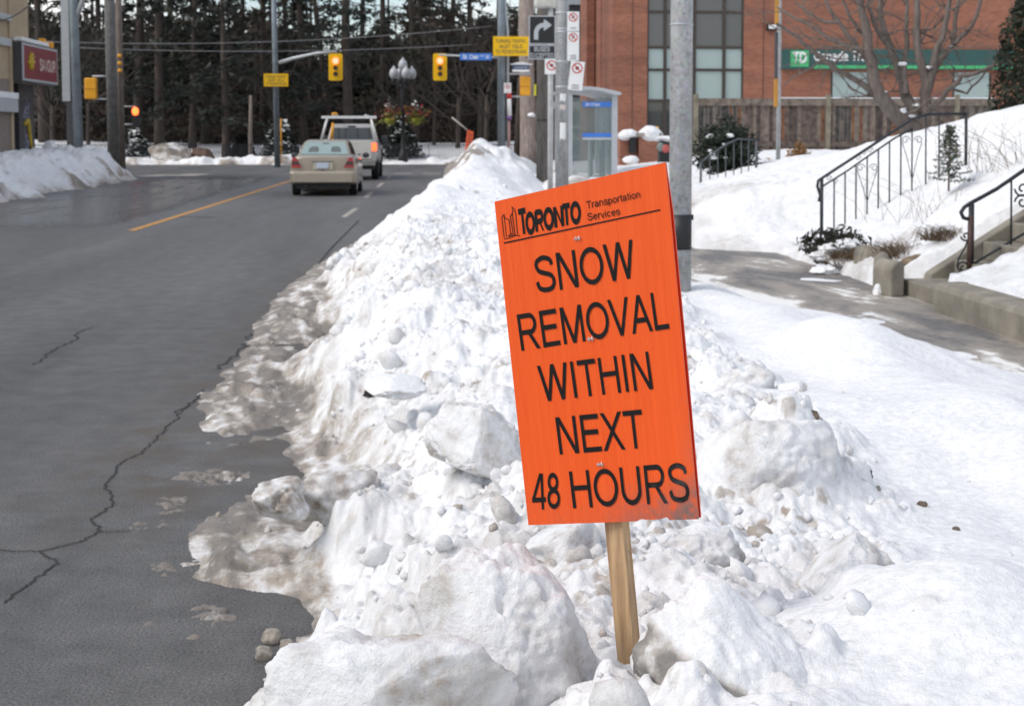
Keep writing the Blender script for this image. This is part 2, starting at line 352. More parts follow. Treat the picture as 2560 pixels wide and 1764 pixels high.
# ------------------------------------------------------------------ stroke lettering
def arc(cx, cy, rx, ry, a0, a1, n=16): return [(cx+rx*math.cos(R_(a0+(a1-a0)*i/n)), cy+ry*math.sin(R_(a0+(a1-a0)*i/n))) for i in range(n+1)]
def crv(*p, n=5):
    q = [p[0]]+list(p)+[p[-1]]; o = []
    for i in range(1, len(q)-2):
        for k in range(n):
            t = k/n; o.append(tuple(.5*((2*q[i][j])+(-q[i-1][j]+q[i+1][j])*t+(2*q[i-1][j]-5*q[i][j]+4*q[i+1][j]-q[i+2][j])*t*t+(-q[i-1][j]+3*q[i][j]-3*q[i+1][j]+q[i+2][j])*t**3) for j in (0, 1)))
    return o+[p[-1]]
def sl(x0, x1, h=1.0, w=.072): return ('P', [(x0-w, h), (x0+w, h), (x1+w, 0), (x1-w, 0)])
Scv = ((.80, .715), (.74, .86), (.47, .936), (.21, .865), (.155, .73), (.25, .59), (.48, .515), (.74, .43), (.825, .265), (.73, .11), (.475, .064), (.20, .13), (.115, .31))
G = {
 'S': (.93, [crv(*Scv)]), 'N': (1.0, [[(.16, 0), (.16, 1)], [(.85, 0), (.85, 1)], sl(.18, .83, 1, .08)]), 'O': (1.087, [arc(.543, .5, .435, .436, 0, 360, 32)]),
 'W': (1.318, [sl(.09, .36), sl(.66, .36), sl(.66, .96), sl(1.23, .96)]), 'R': (1.0, [[(.16, 0), (.16, 1)], [(.16, .936), (.6, .936)]+arc(.62, .71, .225, .226, 90, -90, 12)+[(.6, .484), (.16, .484)], ('P', [(.46, .46), (.62, .46), (.97, 0), (.80, 0)])]),
 'E': (.93, [[(.16, 0), (.16, 1)], [(.1, .936), (.85, .936)], [(.1, .53), (.79, .53)], [(.1, .064), (.87, .064)]]), 'M': (1.163, [[(.16, 0), (.16, 1)], [(1.0, 0), (1.0, 1)], sl(.18, .58), sl(.98, .58)]),
 'V': (.93, [sl(.07, .465), sl(.86, .465)]), 'A': (.93, [sl(.465, .07), sl(.465, .86), [(.22, .33), (.71, .33)]]), 'L': (.776, [[(.16, 0), (.16, 1)], [(.1, .064), (.74, .064)]]),
 'I': (.388, [[(.194, 0), (.194, 1)]]), 'T': (.853, [[(.03, .936), (.82, .936)], [(.427, 0), (.427, 1)]]), 'H': (1.0, [[(.16, 0), (.16, 1)], [(.85, 0), (.85, 1)], [(.16, .54), (.85, .54)]]),
 'X': (.93, [sl(.09, .84, 1, .08), sl(.82, .08, 1, .08)]), 'U': (1.0, [[(.15, 1)]+arc(.5, .4, .35, .336, 180, 360, 16)+[(.85, 1)]]), '4': (.776, [[(.57, 0), (.57, 1)], [(.02, .27), (.74, .27)], ('P', [(.44, 1), (.6, 1), (.17, .30), (.02, .30)])]),
 '8': (.776, [arc(.388, .735, .22, .2, 0, 360, 20), arc(.388, .285, .27, .222, 0, 360, 20)]), 'B': (.93, [[(.16, 0), (.16, 1)], [(.16, .936), (.5, .936)]+arc(.52, .735, .2, .2, 90, -90, 10)+[(.16, .534)], [(.52, .534)]+arc(.55, .3, .25, .235, 90, -90, 10)+[(.16, .064)]]),
 'C': (1.0, [arc(.54, .5, .42, .436, 45, 315, 24)]), 'D': (1.0, [[(.16, 0), (.16, 1)], [(.16, .936), (.42, .936)]+arc(.45, .5, .42, .436, 90, -90, 16)+[(.16, .064)]]), 'F': (.853, [[(.16, 0), (.16, 1)], [(.1, .936), (.8, .936)], [(.1, .5), (.7, .5)]]),
 'G': (1.087, [arc(.54, .5, .43, .436, 45, 335, 24), [(.55, .45), (.94, .45), (.94, .2)]]), 'P': (.93, [[(.16, 0), (.16, 1)], [(.16, .936), (.55, .936)]+arc(.58, .69, .24, .245, 90, -90, 12)+[(.16, .445)]]), 'Y': (.93, [('P', [(.0, 1), (.16, 1), (.54, .45), (.4, .45)]), ('P', [(.77, 1), (.93, 1), (.53, .45), (.4, .45)]), [(.465, 0), (.465, .5)]]),
 'K': (.93, [[(.16, 0), (.16, 1)], sl(.8, .2), ('P', [(.36, .55), (.5, .62), (.93, 0), (.76, 0)])]), '.': (.388, [[(.19, 0), (.19, .13)]]), ' ': (.388, []),
 'a': (.776, [crv((.11, .52), (.19, .63), (.37, .665), (.55, .61), (.60, .47)), [(.60, .5), (.60, .15), (.66, 0)], crv((.60, .41), (.36, .37), (.16, .31), (.12, .18), (.22, .075), (.40, .075), (.60, .22))]), 'n': (.776, [[(.13, 0), (.13, .725)], crv((.13, .45), (.2, .6), (.37, .665), (.55, .61), (.63, .46))+[(.63, 0)]]),
 'r': (.465, [[(.13, 0), (.13, .725)], crv((.13, .42), (.18, .58), (.29, .655), (.44, .64))]), 's': (.70, [crv(*[(x*.75, y*.725) for x, y in Scv], n=4)]), 'p': (.776, [[(.13, -.28), (.13, .725)], arc(.4, .36, .26, .3, 0, 360, 20)]), 'o': (.776, [arc(.388, .36, .29, .3, 0, 360, 20)]),
 't': (.388, [[(.19, .95), (.19, .14), (.24, .06), (.37, .06)], [(.02, .665), (.37, .665)]]), 'i': (.31, [[(.155, 0), (.155, .725)], [(.155, .87), (.155, 1)]]), 'e': (.776, [[(.12, .40), (.66, .40)]+arc(.388, .36, .28, .3, 8, 318, 20)]), 'v': (.70, [sl(.07, .35, .725, .065), sl(.63, .35, .725, .065)]),
 'c': (.70, [arc(.38, .36, .27, .3, 48, 312, 18)]), 'd': (.776, [[(.64, 0), (.64, 1)], arc(.37, .36, .26, .3, 0, 360, 20)]), 'u': (.776, [[(.13, .725), (.13, .3)]+arc(.37, .3, .24, .24, 180, 330, 10), [(.64, 0), (.64, .725)]]), 'l': (.31, [[(.155, 0), (.155, 1)]]),
}
def ribbon(pl, w):
    n = len(pl); L, Rr = [], []; closed = n > 3 and abs(pl[0][0]-pl[-1][0])+abs(pl[0][1]-pl[-1][1]) < 1e-6
    for i in range(n):
        a_ = pl[i-1] if i else (pl[-2] if closed else pl[0]); b_ = pl[i+1] if i < n-1 else (pl[1] if closed else pl[-1]); p = pl[i]
        d1 = Vector((p[0]-a_[0], p[1]-a_[1])); d2 = Vector((b_[0]-p[0], b_[1]-p[1]))
        if d1.length < 1e-9: d1 = d2
        if d2.length < 1e-9: d2 = d1
        d1.normalize(); d2.normalize(); n1 = Vector((-d1.y, d1.x)); n2 = Vector((-d2.y, d2.x)); nn = n1+n2
        nn = nn.normalized() if nn.length > 1e-6 else n1; k = w/2/max(.45, nn.dot(n1))
        L.append((p[0]+nn.x*k, p[1]+nn.y*k)); Rr.append((p[0]-nn.x*k, p[1]-nn.y*k))
    return L, Rr
def text(mb, s, fr, w=.128, track=0.0):
    """fr(x, y, lift) -> point, x and y in 0..1 over the text's width and cap height"""
    tot = sum(G[c][0]+track for c in s)-track; x = 0; k = 0
    for c in s:
        ad, els = G[c]
        for el in els:
            k += 1; z = (k % 7)*.00012
            if isinstance(el, tuple): mb.add([fr((x+u)/tot, v, z) for u, v in el[1]], [(0, 1, 2, 3)])
            else:
                L, Rr = ribbon(el, w); n = len(L); mb.add([fr((x+u)/tot, v, z) for u, v in L+Rr], [(i, i+1, n+i+1, n+i) for i in range(n-1)])
        x += ad+track
    return mb
def flat(o, ux, uy, nrm, lift=.004):   # text frame: origin bottom-left, full width vector, cap-height vector
    o, ux, uy, nrm = map(Vector, (o, ux, uy, nrm)); return lambda x, y, z=0: o+ux*x+uy*y+nrm*(lift+z)
XZ = lambda y: (lambda a_, b_, d: (a_, y+d, b_))

# ================================================================== GROUND, ROAD, PAVEMENT
def ground_mesh():
    xs = np.concatenate([np.linspace(-400, -60, 18), np.linspace(-50, 50, 60), np.linspace(60, 400, 18)]); ys = np.concatenate([np.linspace(-20, 78, 25), np.linspace(80, 130, 60), np.linspace(140, 700, 20)])
    X, Y = np.meshgrid(xs, ys); Z = -.03+ss(81, 97, Y)*1.15+ss(110, 200, Y)*2.5+fb2(X, Y, .12, 4, 5)*.22*ss(82, 90, Y)
    V = np.stack([X, Y, Z], -1).reshape(-1, 3); nx = len(xs); i = np.arange((len(ys)-1)*nx).reshape(-1, nx)[:, :-1].ravel()
    o = arr_mesh('ground', V, np.stack([i, i+1, i+nx+1, i+nx], 1), SNOW_FAR, smooth=True, attrs={'dirt': np.zeros(len(V))}); return tag(o, kind='structure')
ground_mesh()
def sheet(name, x0, x1, y0, y1, z, m): return tag(MB().add([(x0, y0, z), (x1, y0, z), (x1, y1, z), (x0, y1, z)], [(0, 1, 2, 3)]).build(name, m, fix=False), kind='structure')
mb = MB().add([(-12.5, -8, 0), (1.75, -8, 0), (1.75, 59, 0), (-12.5, 59, 0)], [(0, 1, 2, 3)]).add([(-120, 59, 0), (-12.5, 59, 0), (1.75, 59, 0), (120, 59, 0), (120, 78.5, 0), (-120, 78.5, 0)], [(0, 1, 2, 3, 4, 5)])
tag(mb.build('road', ASPHALT, fix=False), kind='structure')
mb = MB().box(1.752, 1.92, -8, 58, -.1, .14); tag(mb.build('kerb', CONC, bevel=.02), kind='structure')
# painted lines
def stripe(mb, pts, w, z=.004):
    pts = [Vector((p[0], p[1], 0)) for p in pts]; L, Rr = ribbon([(p.x, p.y) for p in pts], w); n = len(L)
    return mb.add([(x, y, z) for x, y in L+Rr], [(i, i+1, n+i+1, n+i) for i in range(n-1)])
ya, yb = on(328, 577), on(724, 453); dv = (yb-ya).normalized()
tag(stripe(MB(), [ya, ya+dv*40], .13).build('centre_line', PAINTY, fix=False), kind='structure')
mb = MB()
for (x0, y0), (x1, y1) in (((859, 543), (891, 521)), ((914, 494), (930, 480)), ((944, 468), (957, 457)), ((968, 447), (975, 441))): stripe(mb, [on(x0, y0), on(x1, y1)], .12)
a0, a1, b0, b1 = on(985, 434), on(1030, 434), on(1058, 434), on(1102, 434); stripe(mb, [a0, a1], 1.1); stripe(mb, [b0, b1], 1.1)
stripe(mb, [on(360, 441), on(425, 437)], 1.0); stripe(mb, [on(452, 440), on(500, 435)], 1.0)
tag(mb.build('lane_marking', PAINTW, fix=False), kind='structure')
# cracks in the asphalt
random.seed(4)
def jag(pts, k=9, amp=.4):
    o = []
    for p, q in zip(pts, pts[1:]):
        d = q-p; nn = Vector((-d.y, d.x, 0))*.13
        for i in range(k): o.append(p+d*(i/k)+nn*(random.uniform(-amp, amp) if i else 0))
    return o+[pts[-1]]
mb = MB(); cs = .4786
for pl, w in (([(980, 40), (905, 110), (855, 160), (800, 215), (745, 275), (660, 310), (615, 345), (600, 390), (545, 445), (590, 500), (575, 560), (475, 620), (530, 685), (410, 745), (280, 775), (210, 790), (305, 855), (180, 940), (85, 1005), (20, 1060)], .008),
              ([(530, 690), (600, 688), (680, 685)], .005), ([(210, 790), (60, 790), (-40, 780)], .006)):
    stripe(mb, jag([on(x*cs, 1000+y*cs) for x, y in pl]), w)
for pl, w in (([(590, 1130), (500, 1160), (490, 1210), (370, 1260), (310, 1300), (220, 1370)], .013), ([(1610, 1170), (1560, 1260), (1490, 1330), (1390, 1400)], .014), ([(1310, 1530), (1260, 1590), (1130, 1680)], .013), ([(1040, 1130), (1300, 1135), (1590, 1145)], .007)):
    stripe(mb, jag([on(x*.3886, 380+y*.3886) for x, y in pl]), w)
stripe(mb, [on(450, 542), on(540, 544)], .10); stripe(mb, [on(x*.3886, 380+y*.3886) for x, y in ((2310, 440), (2230, 520), (2140, 610), (2050, 720))], .03)
tag(mb.build('road_crack', CRACK, fix=False), kind='structure')
# sidewalk on the right
xs = np.linspace(1.92, 4.5, 60); ys = np.concatenate([np.linspace(-6, 30, 300), np.linspace(30.5, 58, 40)]); X, Y = np.meshgrid(xs, ys)
Z = .14+.006*fb2(X, Y, .8, 3, 3); nx = len(xs); i = np.arange((len(ys)-1)*nx).reshape(-1, nx)[:, :-1].ravel()
ice = .17*np.exp(-((X-2.95)/.30)**2)*ss(15, 11, Y)+.14*ss(3.1, 2.6, X)-.05*ss(12, 15, Y)+.20*ss(10.2, 7.8, Y)*ss(4.0, 3.3, X)-.03+.06*np.exp(-((X-4.1)/.15)**2)+.07
tag(arr_mesh('pavement', np.stack([X, Y, Z], -1).reshape(-1, 3), np.stack([i, i+1, i+nx+1, i+nx], 1), PAVE, smooth=True, attrs={'ice': ice.ravel()}), kind='structure')

# ================================================================== THE PLOUGHED SNOW BANK
edge_px = [(560, 1900), (600, 1764), (707, 1658), (763, 1548), (735, 1492), (520, 1443), (586, 1343), (663, 1238), (686, 1128), (545, 1050), (563, 984), (660, 880), (710, 780), (735, 735), (775, 690), (850, 620), (930, 596)]
EP = [on(x, y) for x, y in edge_px]; eY = np.array([p.y for p in EP]+[26, 31, 36, 42, 46, 50]); eX = np.array([p.x for p in EP]+[-.62, -.42, -.12, .12, .5, .9])
eX = eX-.17*ss(4.6, 5.6, eY)*ss(20, 14, eY); eY = np.concatenate([[0.8], eY]); eX = np.concatenate([[-.35], eX])
rY = np.array([0, 5, 8, 9, 11.3, 13.7, 16, 20, 30, 36, 41, 50]); rX = np.array([3.6, 3.5, 3.35, 2.95, 2.5, 2.5, 2.4, 2.3, 2.35, 2.9, 3.5, 3.3])
cY = np.array([0, 1.8, 2.4, 3, 3.8, 5, 8, 11, 14, 17, 20, 25, 30, 34, 38, 41, 44, 47, 50]); cH = np.array([.70, .70, .62, .52, .46, .44, .46, .50, .58, .66, .72, .78, .86, .98, 1.22, 1.30, 1.1, .5, .05])
LR = np.random.RandomState(7)
BUMPS = [  # px, py, depth, rx, ry, height : bigger forms placed where the photograph has them
 (1950, 1330, 4.0, .20, .17, .28), (1180, 1190, 4.6, .18, .2, .16), (2080, 960, 7.0, .55, .7, .14), (2350, 1080, 5.0, .7, .9, .16), (2420, 1640, 2.3, .36, .32, .17), (900, 1290, 5.0, .13, .15, .09),
 (1560, 1270, 4.2, .2, .2, .1), (1700, 1560, 3.0, .2, .18, .07), (1570, 1705, 2.3, .13, .12, -.10), (1160, 420, 37, .5, 1.0, .18), (1255, 380, 40, .8, 1.6, .16), (1330, 405, 41, .7, 1.2, .10), (1080, 560, 19, .5, 1., .12), (1010, 640, 13.5, .4, .5, .10), (1100, 830, 8.2, .3, .35, .12), (1000, 950, 6.6, .2, .2, .1)]
def bank_base(X, Y):
    wx = fb2(X, Y, 1.1, 4, 21)*.10+fb2(X, Y, 5, 3, 23)*.03
    xl = np.interp(Y, eY, eX)+wx*ss(.5, 2, Y)*np.clip(Y/6, .35, 1.3)*.30; xr = np.interp(Y, rY, rX)+fb2(X, Y, .8, 3, 31)*.16; H = np.interp(Y, cY, cH)
    dl, dr = X-xl, xr-X
    wl_ = np.where(Y < 6, .62, .62+(np.clip(Y, 6, 20)-6)*.035)       # how far in from the road the crest is reached
    ap = np.interp(Y, [0, 3.6, 4.3, 5.2, 6.5, 12, 17, 24], [.02, .04, .18, .42, .60, .58, .40, .05])*(1+.30*fb2(X, Y, 2.2, 2, 35))       # thin apron of packed slush
    rz_ = np.clip((dl-ap)/wl_, 0, 1); up = rz_**.85
    apz = .026*ss(-.01, .10, dl)+.045*ss(.02, .45, dl)+.017*fb2(X*1.3+Y*.35, Y*.55, 15, 4, 37)*ss(.5, .1, dl-ap)-.008
    lim = np.clip(1.1-.02*Y, .6, 1.1)
    fall = 1-ss(0, 1, (X-np.interp(Y, [0, 3, 6, 12, 20, 30], [.75, .75, .85, 1.0, .9, .9]))/np.maximum(.3, xr-1.0))*.72
    dn = np.clip(dr/.5, -1, 1); dn = np.sign(dn)*np.abs(dn)**.8
    z = H*up*fall*np.where(dn < 1, np.clip(dn, -.3, 1), 1)
    z = np.where(dl > -.1, z+np.maximum(apz, -.012), -.05)
    kz = ss(1.6, 2.1, X)*.14*(dr > 0); return z+np.where(dr > 0, kz, kz+.14*ss(1.7, 1.9, X)-.05), dl, dr, ap
RT_ = .0023; nY = int(math.log(50/1.15)/RT_); ys = 1.15*np.exp(np.arange(nY)*RT_)
xs = np.concatenate([np.arange(-2.3, -1.35, .02), np.arange(-1.35, 1.6, .006), np.arange(1.6, 1.9, .012), np.arange(1.9, 4.0, .02)])
X, Y = np.meshgrid(xs, ys); Z, DL, DR, APW = bank_base(X, Y)
for px, py, D, rx, ry, hh in BUMPS:
    p = at(px, py, D); d2 = ((X-p.x)/rx)**2+((Y-p.y)/ry)**2; Z += hh*np.exp(-d2*1.3)
# where the pile is lumpy and where later snow lies smooth
smx = np.interp(Y, [0, 2, 2.6, 3.5, 5, 7, 9, 12, 15], [.40, .40, .56, 1.15, 1.35, 1.5, 1.6, 1.55, 1.3])+fb2(X, Y, 1.6, 3, 51)*.18
ROUGH = (1-ss(-.12, .16, X-smx))*ss(.0, .35, DL+.05); ROUGH *= 1-.72*ss(14, 17.5, Y+fb2(X, Y, .5, 3, 55)*1.5)*ss(37, 33, Y)
tr = np.exp(-((X-np.interp(Y, [0, 5, 6, 7, 9, 11, 14], [-3, -.42, -.62, -.8, -.86, -.9, -.95]))/.17)**2)*ss(5.0, 5.8, Y)*ss(14, 11, Y)   # a tyre ran along the foot of the bank
Z -= tr*.05; ROUGH *= 1-.85*tr
APR = ss(.14, -.06, DL-APW)*ss(4.2, 5.2, Y)*ss(25, 17, Y); ROUGH *= 1-.72*APR      # wheels have packed the apron flat
Z += ss(33, 37, Y)*ss(.2, .8, DL)*(fb2(X, Y, 1.6, 4, 65)*.13+(1-np.abs(fb2(X, Y, 2.6, 3, 66)))*.10-.06)+ROUGH*(fb2(X, Y, 2.4, 3, 61)*.06+(1-np.abs(fb2(X, Y, 6, 3, 62)))*.035+fb2(X, Y, 17, 3, 63)*.014)+(1-ROUGH)*ss(0, .3, DL)*fb2(X, Y, 1.3, 4, 71)*.03
def lumps(N, r0, r1, pw, ymin, ymax, squash, seed):
    rs = np.random.RandomState(seed)
    for _ in range(N):
        y = ymin*(ymax/ymin)**rs.rand(); x = rs.uniform(-1.4, 2.3); iy = min(nY-2, int(math.log(y/1.15)/RT_)); ix = min(len(xs)-2, np.searchsorted(xs, x))
        pr = ROUGH[iy, ix]; sm_ = pr < .3
        if rs.rand() > pr+.012: continue
        r = (r0+(r1-r0)*rs.rand()**pw)*(1 if y < 6 else 1+(y-6)*.04); el = rs.uniform(.7, 1.35); th = rs.uniform(0, 3.14); c, s_ = math.cos(th), math.sin(th)
        if y < 3.1 and r > .05: continue
        R2 = r*2.2; j0, j1 = np.searchsorted(ys, [y-R2, y+R2]); i0, i1 = np.searchsorted(xs, [x-R2, x+R2])
        if j1-j0 < 3 or i1-i0 < 3: continue
        xx, yy = X[j0:j1, i0:i1]-x, Y[j0:j1, i0:i1]-y; u, v = (xx*c+yy*s_)/(r*el), (-xx*s_+yy*c)/(r/el)
        pwn = rs.choice([2, 2.4, 3.2]); d = (np.abs(u)**pwn+np.abs(v)**pwn)**(1/pwn)
        d = d+.30*vn2(xx/r*1.6+x*31, yy/r*1.6+y*17, 3)+.13*vn2(xx/r*4+x*31, yy/r*4+y*17, 4); d = np.maximum(d, 0); b_ = Z[iy, ix]-r*rs.uniform(.35, .75)
        tl = rs.uniform(-.5, .5)*u+rs.uniform(-.5, .5)*v
        hgt = b_+r*squash*np.sqrt(np.clip(1-d**2.6, 0, 1))*(1+.35*tl); m_ = d < 1
        Zs = Z[j0:j1, i0:i1]; Zs[m_] = np.maximum(Zs[m_], hgt[m_])
        if rs.rand() < .25: DIRT[j0:j1, i0:i1][m_] = np.maximum(DIRT[j0:j1, i0:i1][m_], rs.uniform(.08, .28))
DIRT = np.zeros_like(Z)
def soften(k):
    global Z
    for _ in range(k):
        Z[1:-1] = .25*Z[:-2]+.5*Z[1:-1]+.25*Z[2:]; Z[:, 1:-1] = .25*Z[:, :-2]+.5*Z[:, 1:-1]+.25*Z[:, 2:]
lumps(340, .06, .17, 2.2, 1.6, 40, .9, 1); soften(4); lumps(2600, .025, .075, 1.7, 1.5, 32, .95, 2); soften(3); lumps(12000, .008, .030, 1.5, 1.4, 16, 1.1, 3); soften(1)
Z += ROUGH*(fb2(X, Y, 24, 3, 80)*.006+fb2(X, Y, 55, 2, 81)*.007)+ss(.0, .2, DL)*fb2(X, Y, 9, 3, 83)*.006
# slush thrown over the road edge
SL = np.zeros_like(Z)
for px, py, rx, ry, hh in ((1110*cs, 1000+400*cs, .16, .13, .035), (900*cs, 1000+540*cs, .10, .14, .02), (800*cs, 1000+650*cs, .09, .10, .014), (960*cs, 1000+880*cs, .13, .09, .02), (1130*cs, 1000+1110*cs, .08, .10, .025), (1000*cs, 1000+1240*cs, .05, .06, .016), (760*cs, 1000+1160*cs, .03, .03, .012), (1080*cs, 1000+630*cs, .05, .02, .012), (1230*cs, 1000+225*cs, .2, .05, .02)):
    p = on(px, py); SL = np.maximum(SL, hh*1.35*np.exp(-(((X-p.x)/rx)**2+((Y-p.y)/ry)**2)*1.1))
SL = SL*(.40+1.1*fb2(X*.8+Y*.5, Y*.9-X*.5, 26, 4, 91)+.35*fb2(X, Y, 9, 2, 92))-.0085
SL = np.where(SL > 0, .013*np.tanh(np.maximum(SL, 0)/.013), SL); Z = np.where(DL < .05, np.maximum(np.where(DL < 0, Z-.012, Z), SL), Z)
# grime: heavy by the road, in patches on the crest
rd = np.exp(-np.clip(DL, 0, 9)/np.where(Y < 5, .10, .34))*ss(1.8, 4.0, Y); pt = ss(.35, .85, fb2(X, Y, 1.5, 4, 101))*ROUGH
spk = fb2(X, Y, 9, 4, 131); DIRT = np.maximum(DIRT, np.clip(.55*rd*(1+.7*spk)+.42*tr*(1+.5*fb2(X, Y*.2, 22, 3, 133))+APR*(.45+.36*fb2(X*1.5+Y*.3, Y*.35, 7, 4, 135))+.24*pt+.26*ROUGH*(.6+.8*spk)*np.exp(-np.clip(DL, 0, 9)/.9)*ss(4, 6, Y), 0, 1)); DIRT = np.where(DL < .06, np.maximum(DIRT, .72+.3*spk), DIRT); DIRT = np.where(DL < -.03, 1.0, DIRT)
HP = np.exp(-(((X-.75)/.75)**2+((Y-37)/3.2)**2)); DIRT = np.maximum(DIRT, np.clip(HP*1.5*ss(-.1, .5, fb2(X, Y*.5, 1.9, 4, 111)), 0, .8))
grit = ss(.62, .9, fb2(X, Y, 20, 3, 121))*ss(-.1, .5, fb2(X, Y, 1.1, 3, 122))*ROUGH; DIRT = np.maximum(DIRT, grit*.5); DIRT = np.clip(DIRT+ROUGH*.11, 0, 1)
nx = len(xs); i = np.arange((nY-1)*nx).reshape(-1, nx)[:, :-1].ravel(); zf = Z.ravel(); q = np.stack([i, i+1, i+nx+1, i+nx], 1)
q = q[zf[q].max(1) > .0]; V = np.stack([X, Y, Z], -1).reshape(-1, 3)
used = np.zeros(len(V), bool); used[q.ravel()] = True; rem = np.cumsum(used)-1
tag(arr_mesh('snow_bank', V[used], rem[q], SNOW, smooth=True, attrs={'dirt': DIRT.ravel()[used]}), kind='structure')
def bank_z(x, y):
    if y < ys[0] or y > ys[-1]: return 0
    return float(Z[min(nY-1, int(math.log(y/1.15)/RT_)), min(nx-1, np.searchsorted(xs, x))])
# loose crumbs of broken snow lying all over the bank
def crumbs():
    rs = np.random.RandomState(41); Vs, Fs, Ds, off = [], [], [], 0
    for sub, N, r0, r1, nv in ((2, 1500, .016, .050, 14), (1, 9000, .006, .017, 10)):
        bm = bmesh.new(); bmesh.ops.create_icosphere(bm, subdivisions=sub, radius=1); P = np.array([v.co[:] for v in bm.verts]); Fc = np.array([[v.index for v in f.verts] for f in bm.faces]); bm.free()
        var = []
        for k in range(nv):
            Q = P*(1+.30*fb3(P+k*5.3, 1.4, 3, 700+k))[:, None]
            for _ in range(4):
                n_ = rs.normal(size=3); n_ /= np.linalg.norm(n_); c_ = rs.uniform(.5, .85); pr = Q@n_; Q = Q-np.where(pr > c_, (pr-c_)*.9, 0)[:, None]*n_
            var.append(Q)
        cnt = 0
        while cnt < N:
            y = 1.5*(22/1.5)**rs.rand(); x = rs.uniform(-1.4, 2.0); iy = min(nY-2, int(math.log(y/1.15)/RT_)); ix = min(len(xs)-2, int(np.searchsorted(xs, x)))
            cl = .25+.9*max(0, float(vn2(np.array([x*2.6]), np.array([y*2.2]), 5)[0])); cnt += 1
            if DL[iy, ix] < .02 or rs.rand() > ROUGH[iy, ix]*cl+.05*(DL[iy, ix] > .02): continue
            r = (r0+(r1-r0)*rs.rand()**1.8)*(1 if y < 6 else 1+(y-6)*.05)*(.35+.65*min(1, ROUGH[iy, ix]*1.6)); q = rs.normal(size=4); q /= np.linalg.norm(q); a_, b_, c_, d_ = q
            Rm = np.array([[1-2*(c_*c_+d_*d_), 2*(b_*c_-a_*d_), 2*(b_*d_+a_*c_)], [2*(b_*c_+a_*d_), 1-2*(b_*b_+d_*d_), 2*(c_*d_-a_*b_)], [2*(b_*d_-a_*c_), 2*(c_*d_+a_*b_), 1-2*(b_*b_+c_*c_)]])
            Q = (var[rs.randint(nv)]*r*rs.uniform(.75, 1.25, 3))@Rm.T+np.array([x, y, Z[iy, ix]+r*rs.uniform(-.05, .45)])
            Vs.append(Q); Fs.append(Fc+off); off += len(Q); Ds.append(np.full(len(Q), rs.choice([.05, .16, .3, .6], p=[.50, .34, .13, .03])+.5*DIRT[iy, ix]))
    o = arr_mesh('snow_crumbs', np.concatenate(Vs), np.concatenate(Fs), SNOW, smooth=True, attrs={'dirt': np.clip(np.concatenate(Ds), 0, 1)})
    return tag(o, 'loose crumbs of broken snow scattered over the ploughed bank', 'snow crumbs', kind='stuff')
crumbs()
# ================================================================== BIG CHUNKS AND STONES IN THE BANK
def chunk(name, label, cat, px, py, D, rx, ry, rz, seed, dirt=.1, rough=.16, sub=5, mat=None, boxy=2.6, rot=0, tilt=0, lean=(0, 0), group=None, fine=1.0, dirt_top=True, sink=0, face=None):
    """a lump of snow or stone centred where the photograph has it, radii in metres"""
    bm = bmesh.new(); bmesh.ops.create_icosphere(bm, subdivisions=sub, radius=1); P = np.array([v.co[:] for v in bm.verts]); Fc = np.array([[v.index for v in f.verts] for f in bm.faces]); bm.free()
    nr = (np.abs(P)**boxy).sum(1)**(-1/boxy); Q = P*nr[:, None]
    Q = Q*(1+rough*fb3(P+seed*3.1, 1.3, 2, seed)+rough*.45*fb3(P+seed*1.7, 3.4, 4, seed+5, .55))[:, None]
    Q = Q+P*(rough*.26*(1-np.abs(fb3(P+seed, 6, 3, seed+9)))+.016*fb3(P+seed, 13, 3, seed+11))[:, None]
    rc_ = np.random.RandomState(seed+77)
    for _ in range(6 if sub >= 5 else 3):          # broken faces
        n_ = rc_.normal(size=3); n_ /= np.linalg.norm(n_); c_ = rc_.uniform(.62, .92); pr = Q@n_; Q = Q-np.where(pr > c_, (pr-c_)*.82, 0)[:, None]*n_
    c, s_ = math.cos(rot), math.sin(rot); V = Q*np.array([rx, ry, rz])
    V[:, 0] += V[:, 2]*lean[0]; V[:, 1] += V[:, 2]*lean[1]
    V = np.stack([V[:, 0]*c-V[:, 1]*s_, V[:, 0]*s_+V[:, 1]*c, V[:, 2]], 1)
    ct, st_ = math.cos(tilt), math.sin(tilt); V = np.stack([V[:, 0]*ct+V[:, 2]*st_, V[:, 1], -V[:, 0]*st_+V[:, 2]*ct], 1)
    dn = np.clip(dirt+.35*dirt*2*fb3(P+seed, 2.2, 4, seed+20)+(0 if dirt_top else -.9*ss(.2, .75, P[:, 2])), 0, 1)
    if face is not None: dn = np.clip((face+.05+.5*fb3(P, 3.2, 5, seed+4))*ss(.05, -.25, P[:, 1]+.35*P[:, 0]-.1*fb3(P, 3, 3, seed+2))*ss(.62, .40, P[:, 2]+.45*P[:, 0])+dirt*.15, 0, 1)
    p = at(px, py, D); o = arr_mesh(name, V, Fc, mat or SNOW, smooth=True, attrs={'dirt': dn}); o.location = (p.x, p.y, p.z-sink)
    return tag(o, label, cat, group)
SG = 'big chunks of ploughed snow in the bank'
chunk('snow_chunk', 'large grey-white rounded snow block in front, just left of the stake', 'snow chunk', 1262, 1640, 2.30, .145, .12, .165, 3, .24, .17, 6, boxy=2.5, lean=(-.12, 0), rot=.3, group=SG)
chunk('snow_chunk', 'wide granular snow chunk at the bottom edge of the photo nearest the road', 'snow chunk', 950, 1800, 2.12, .19, .13, .125, 8, .30, .16, 6, boxy=2.6, lean=(.1, 0), group=SG)
chunk('ice_chunk', 'wedge of dirty grey ice under a white snow ridge right of the stake foot', 'snow chunk', 1880, 1800, 2.10, .165, .14, .205, 21, .55, .10, 6, ICE, boxy=1.45, lean=(-.42, .1), rot=-.15, group=SG, face=.95)
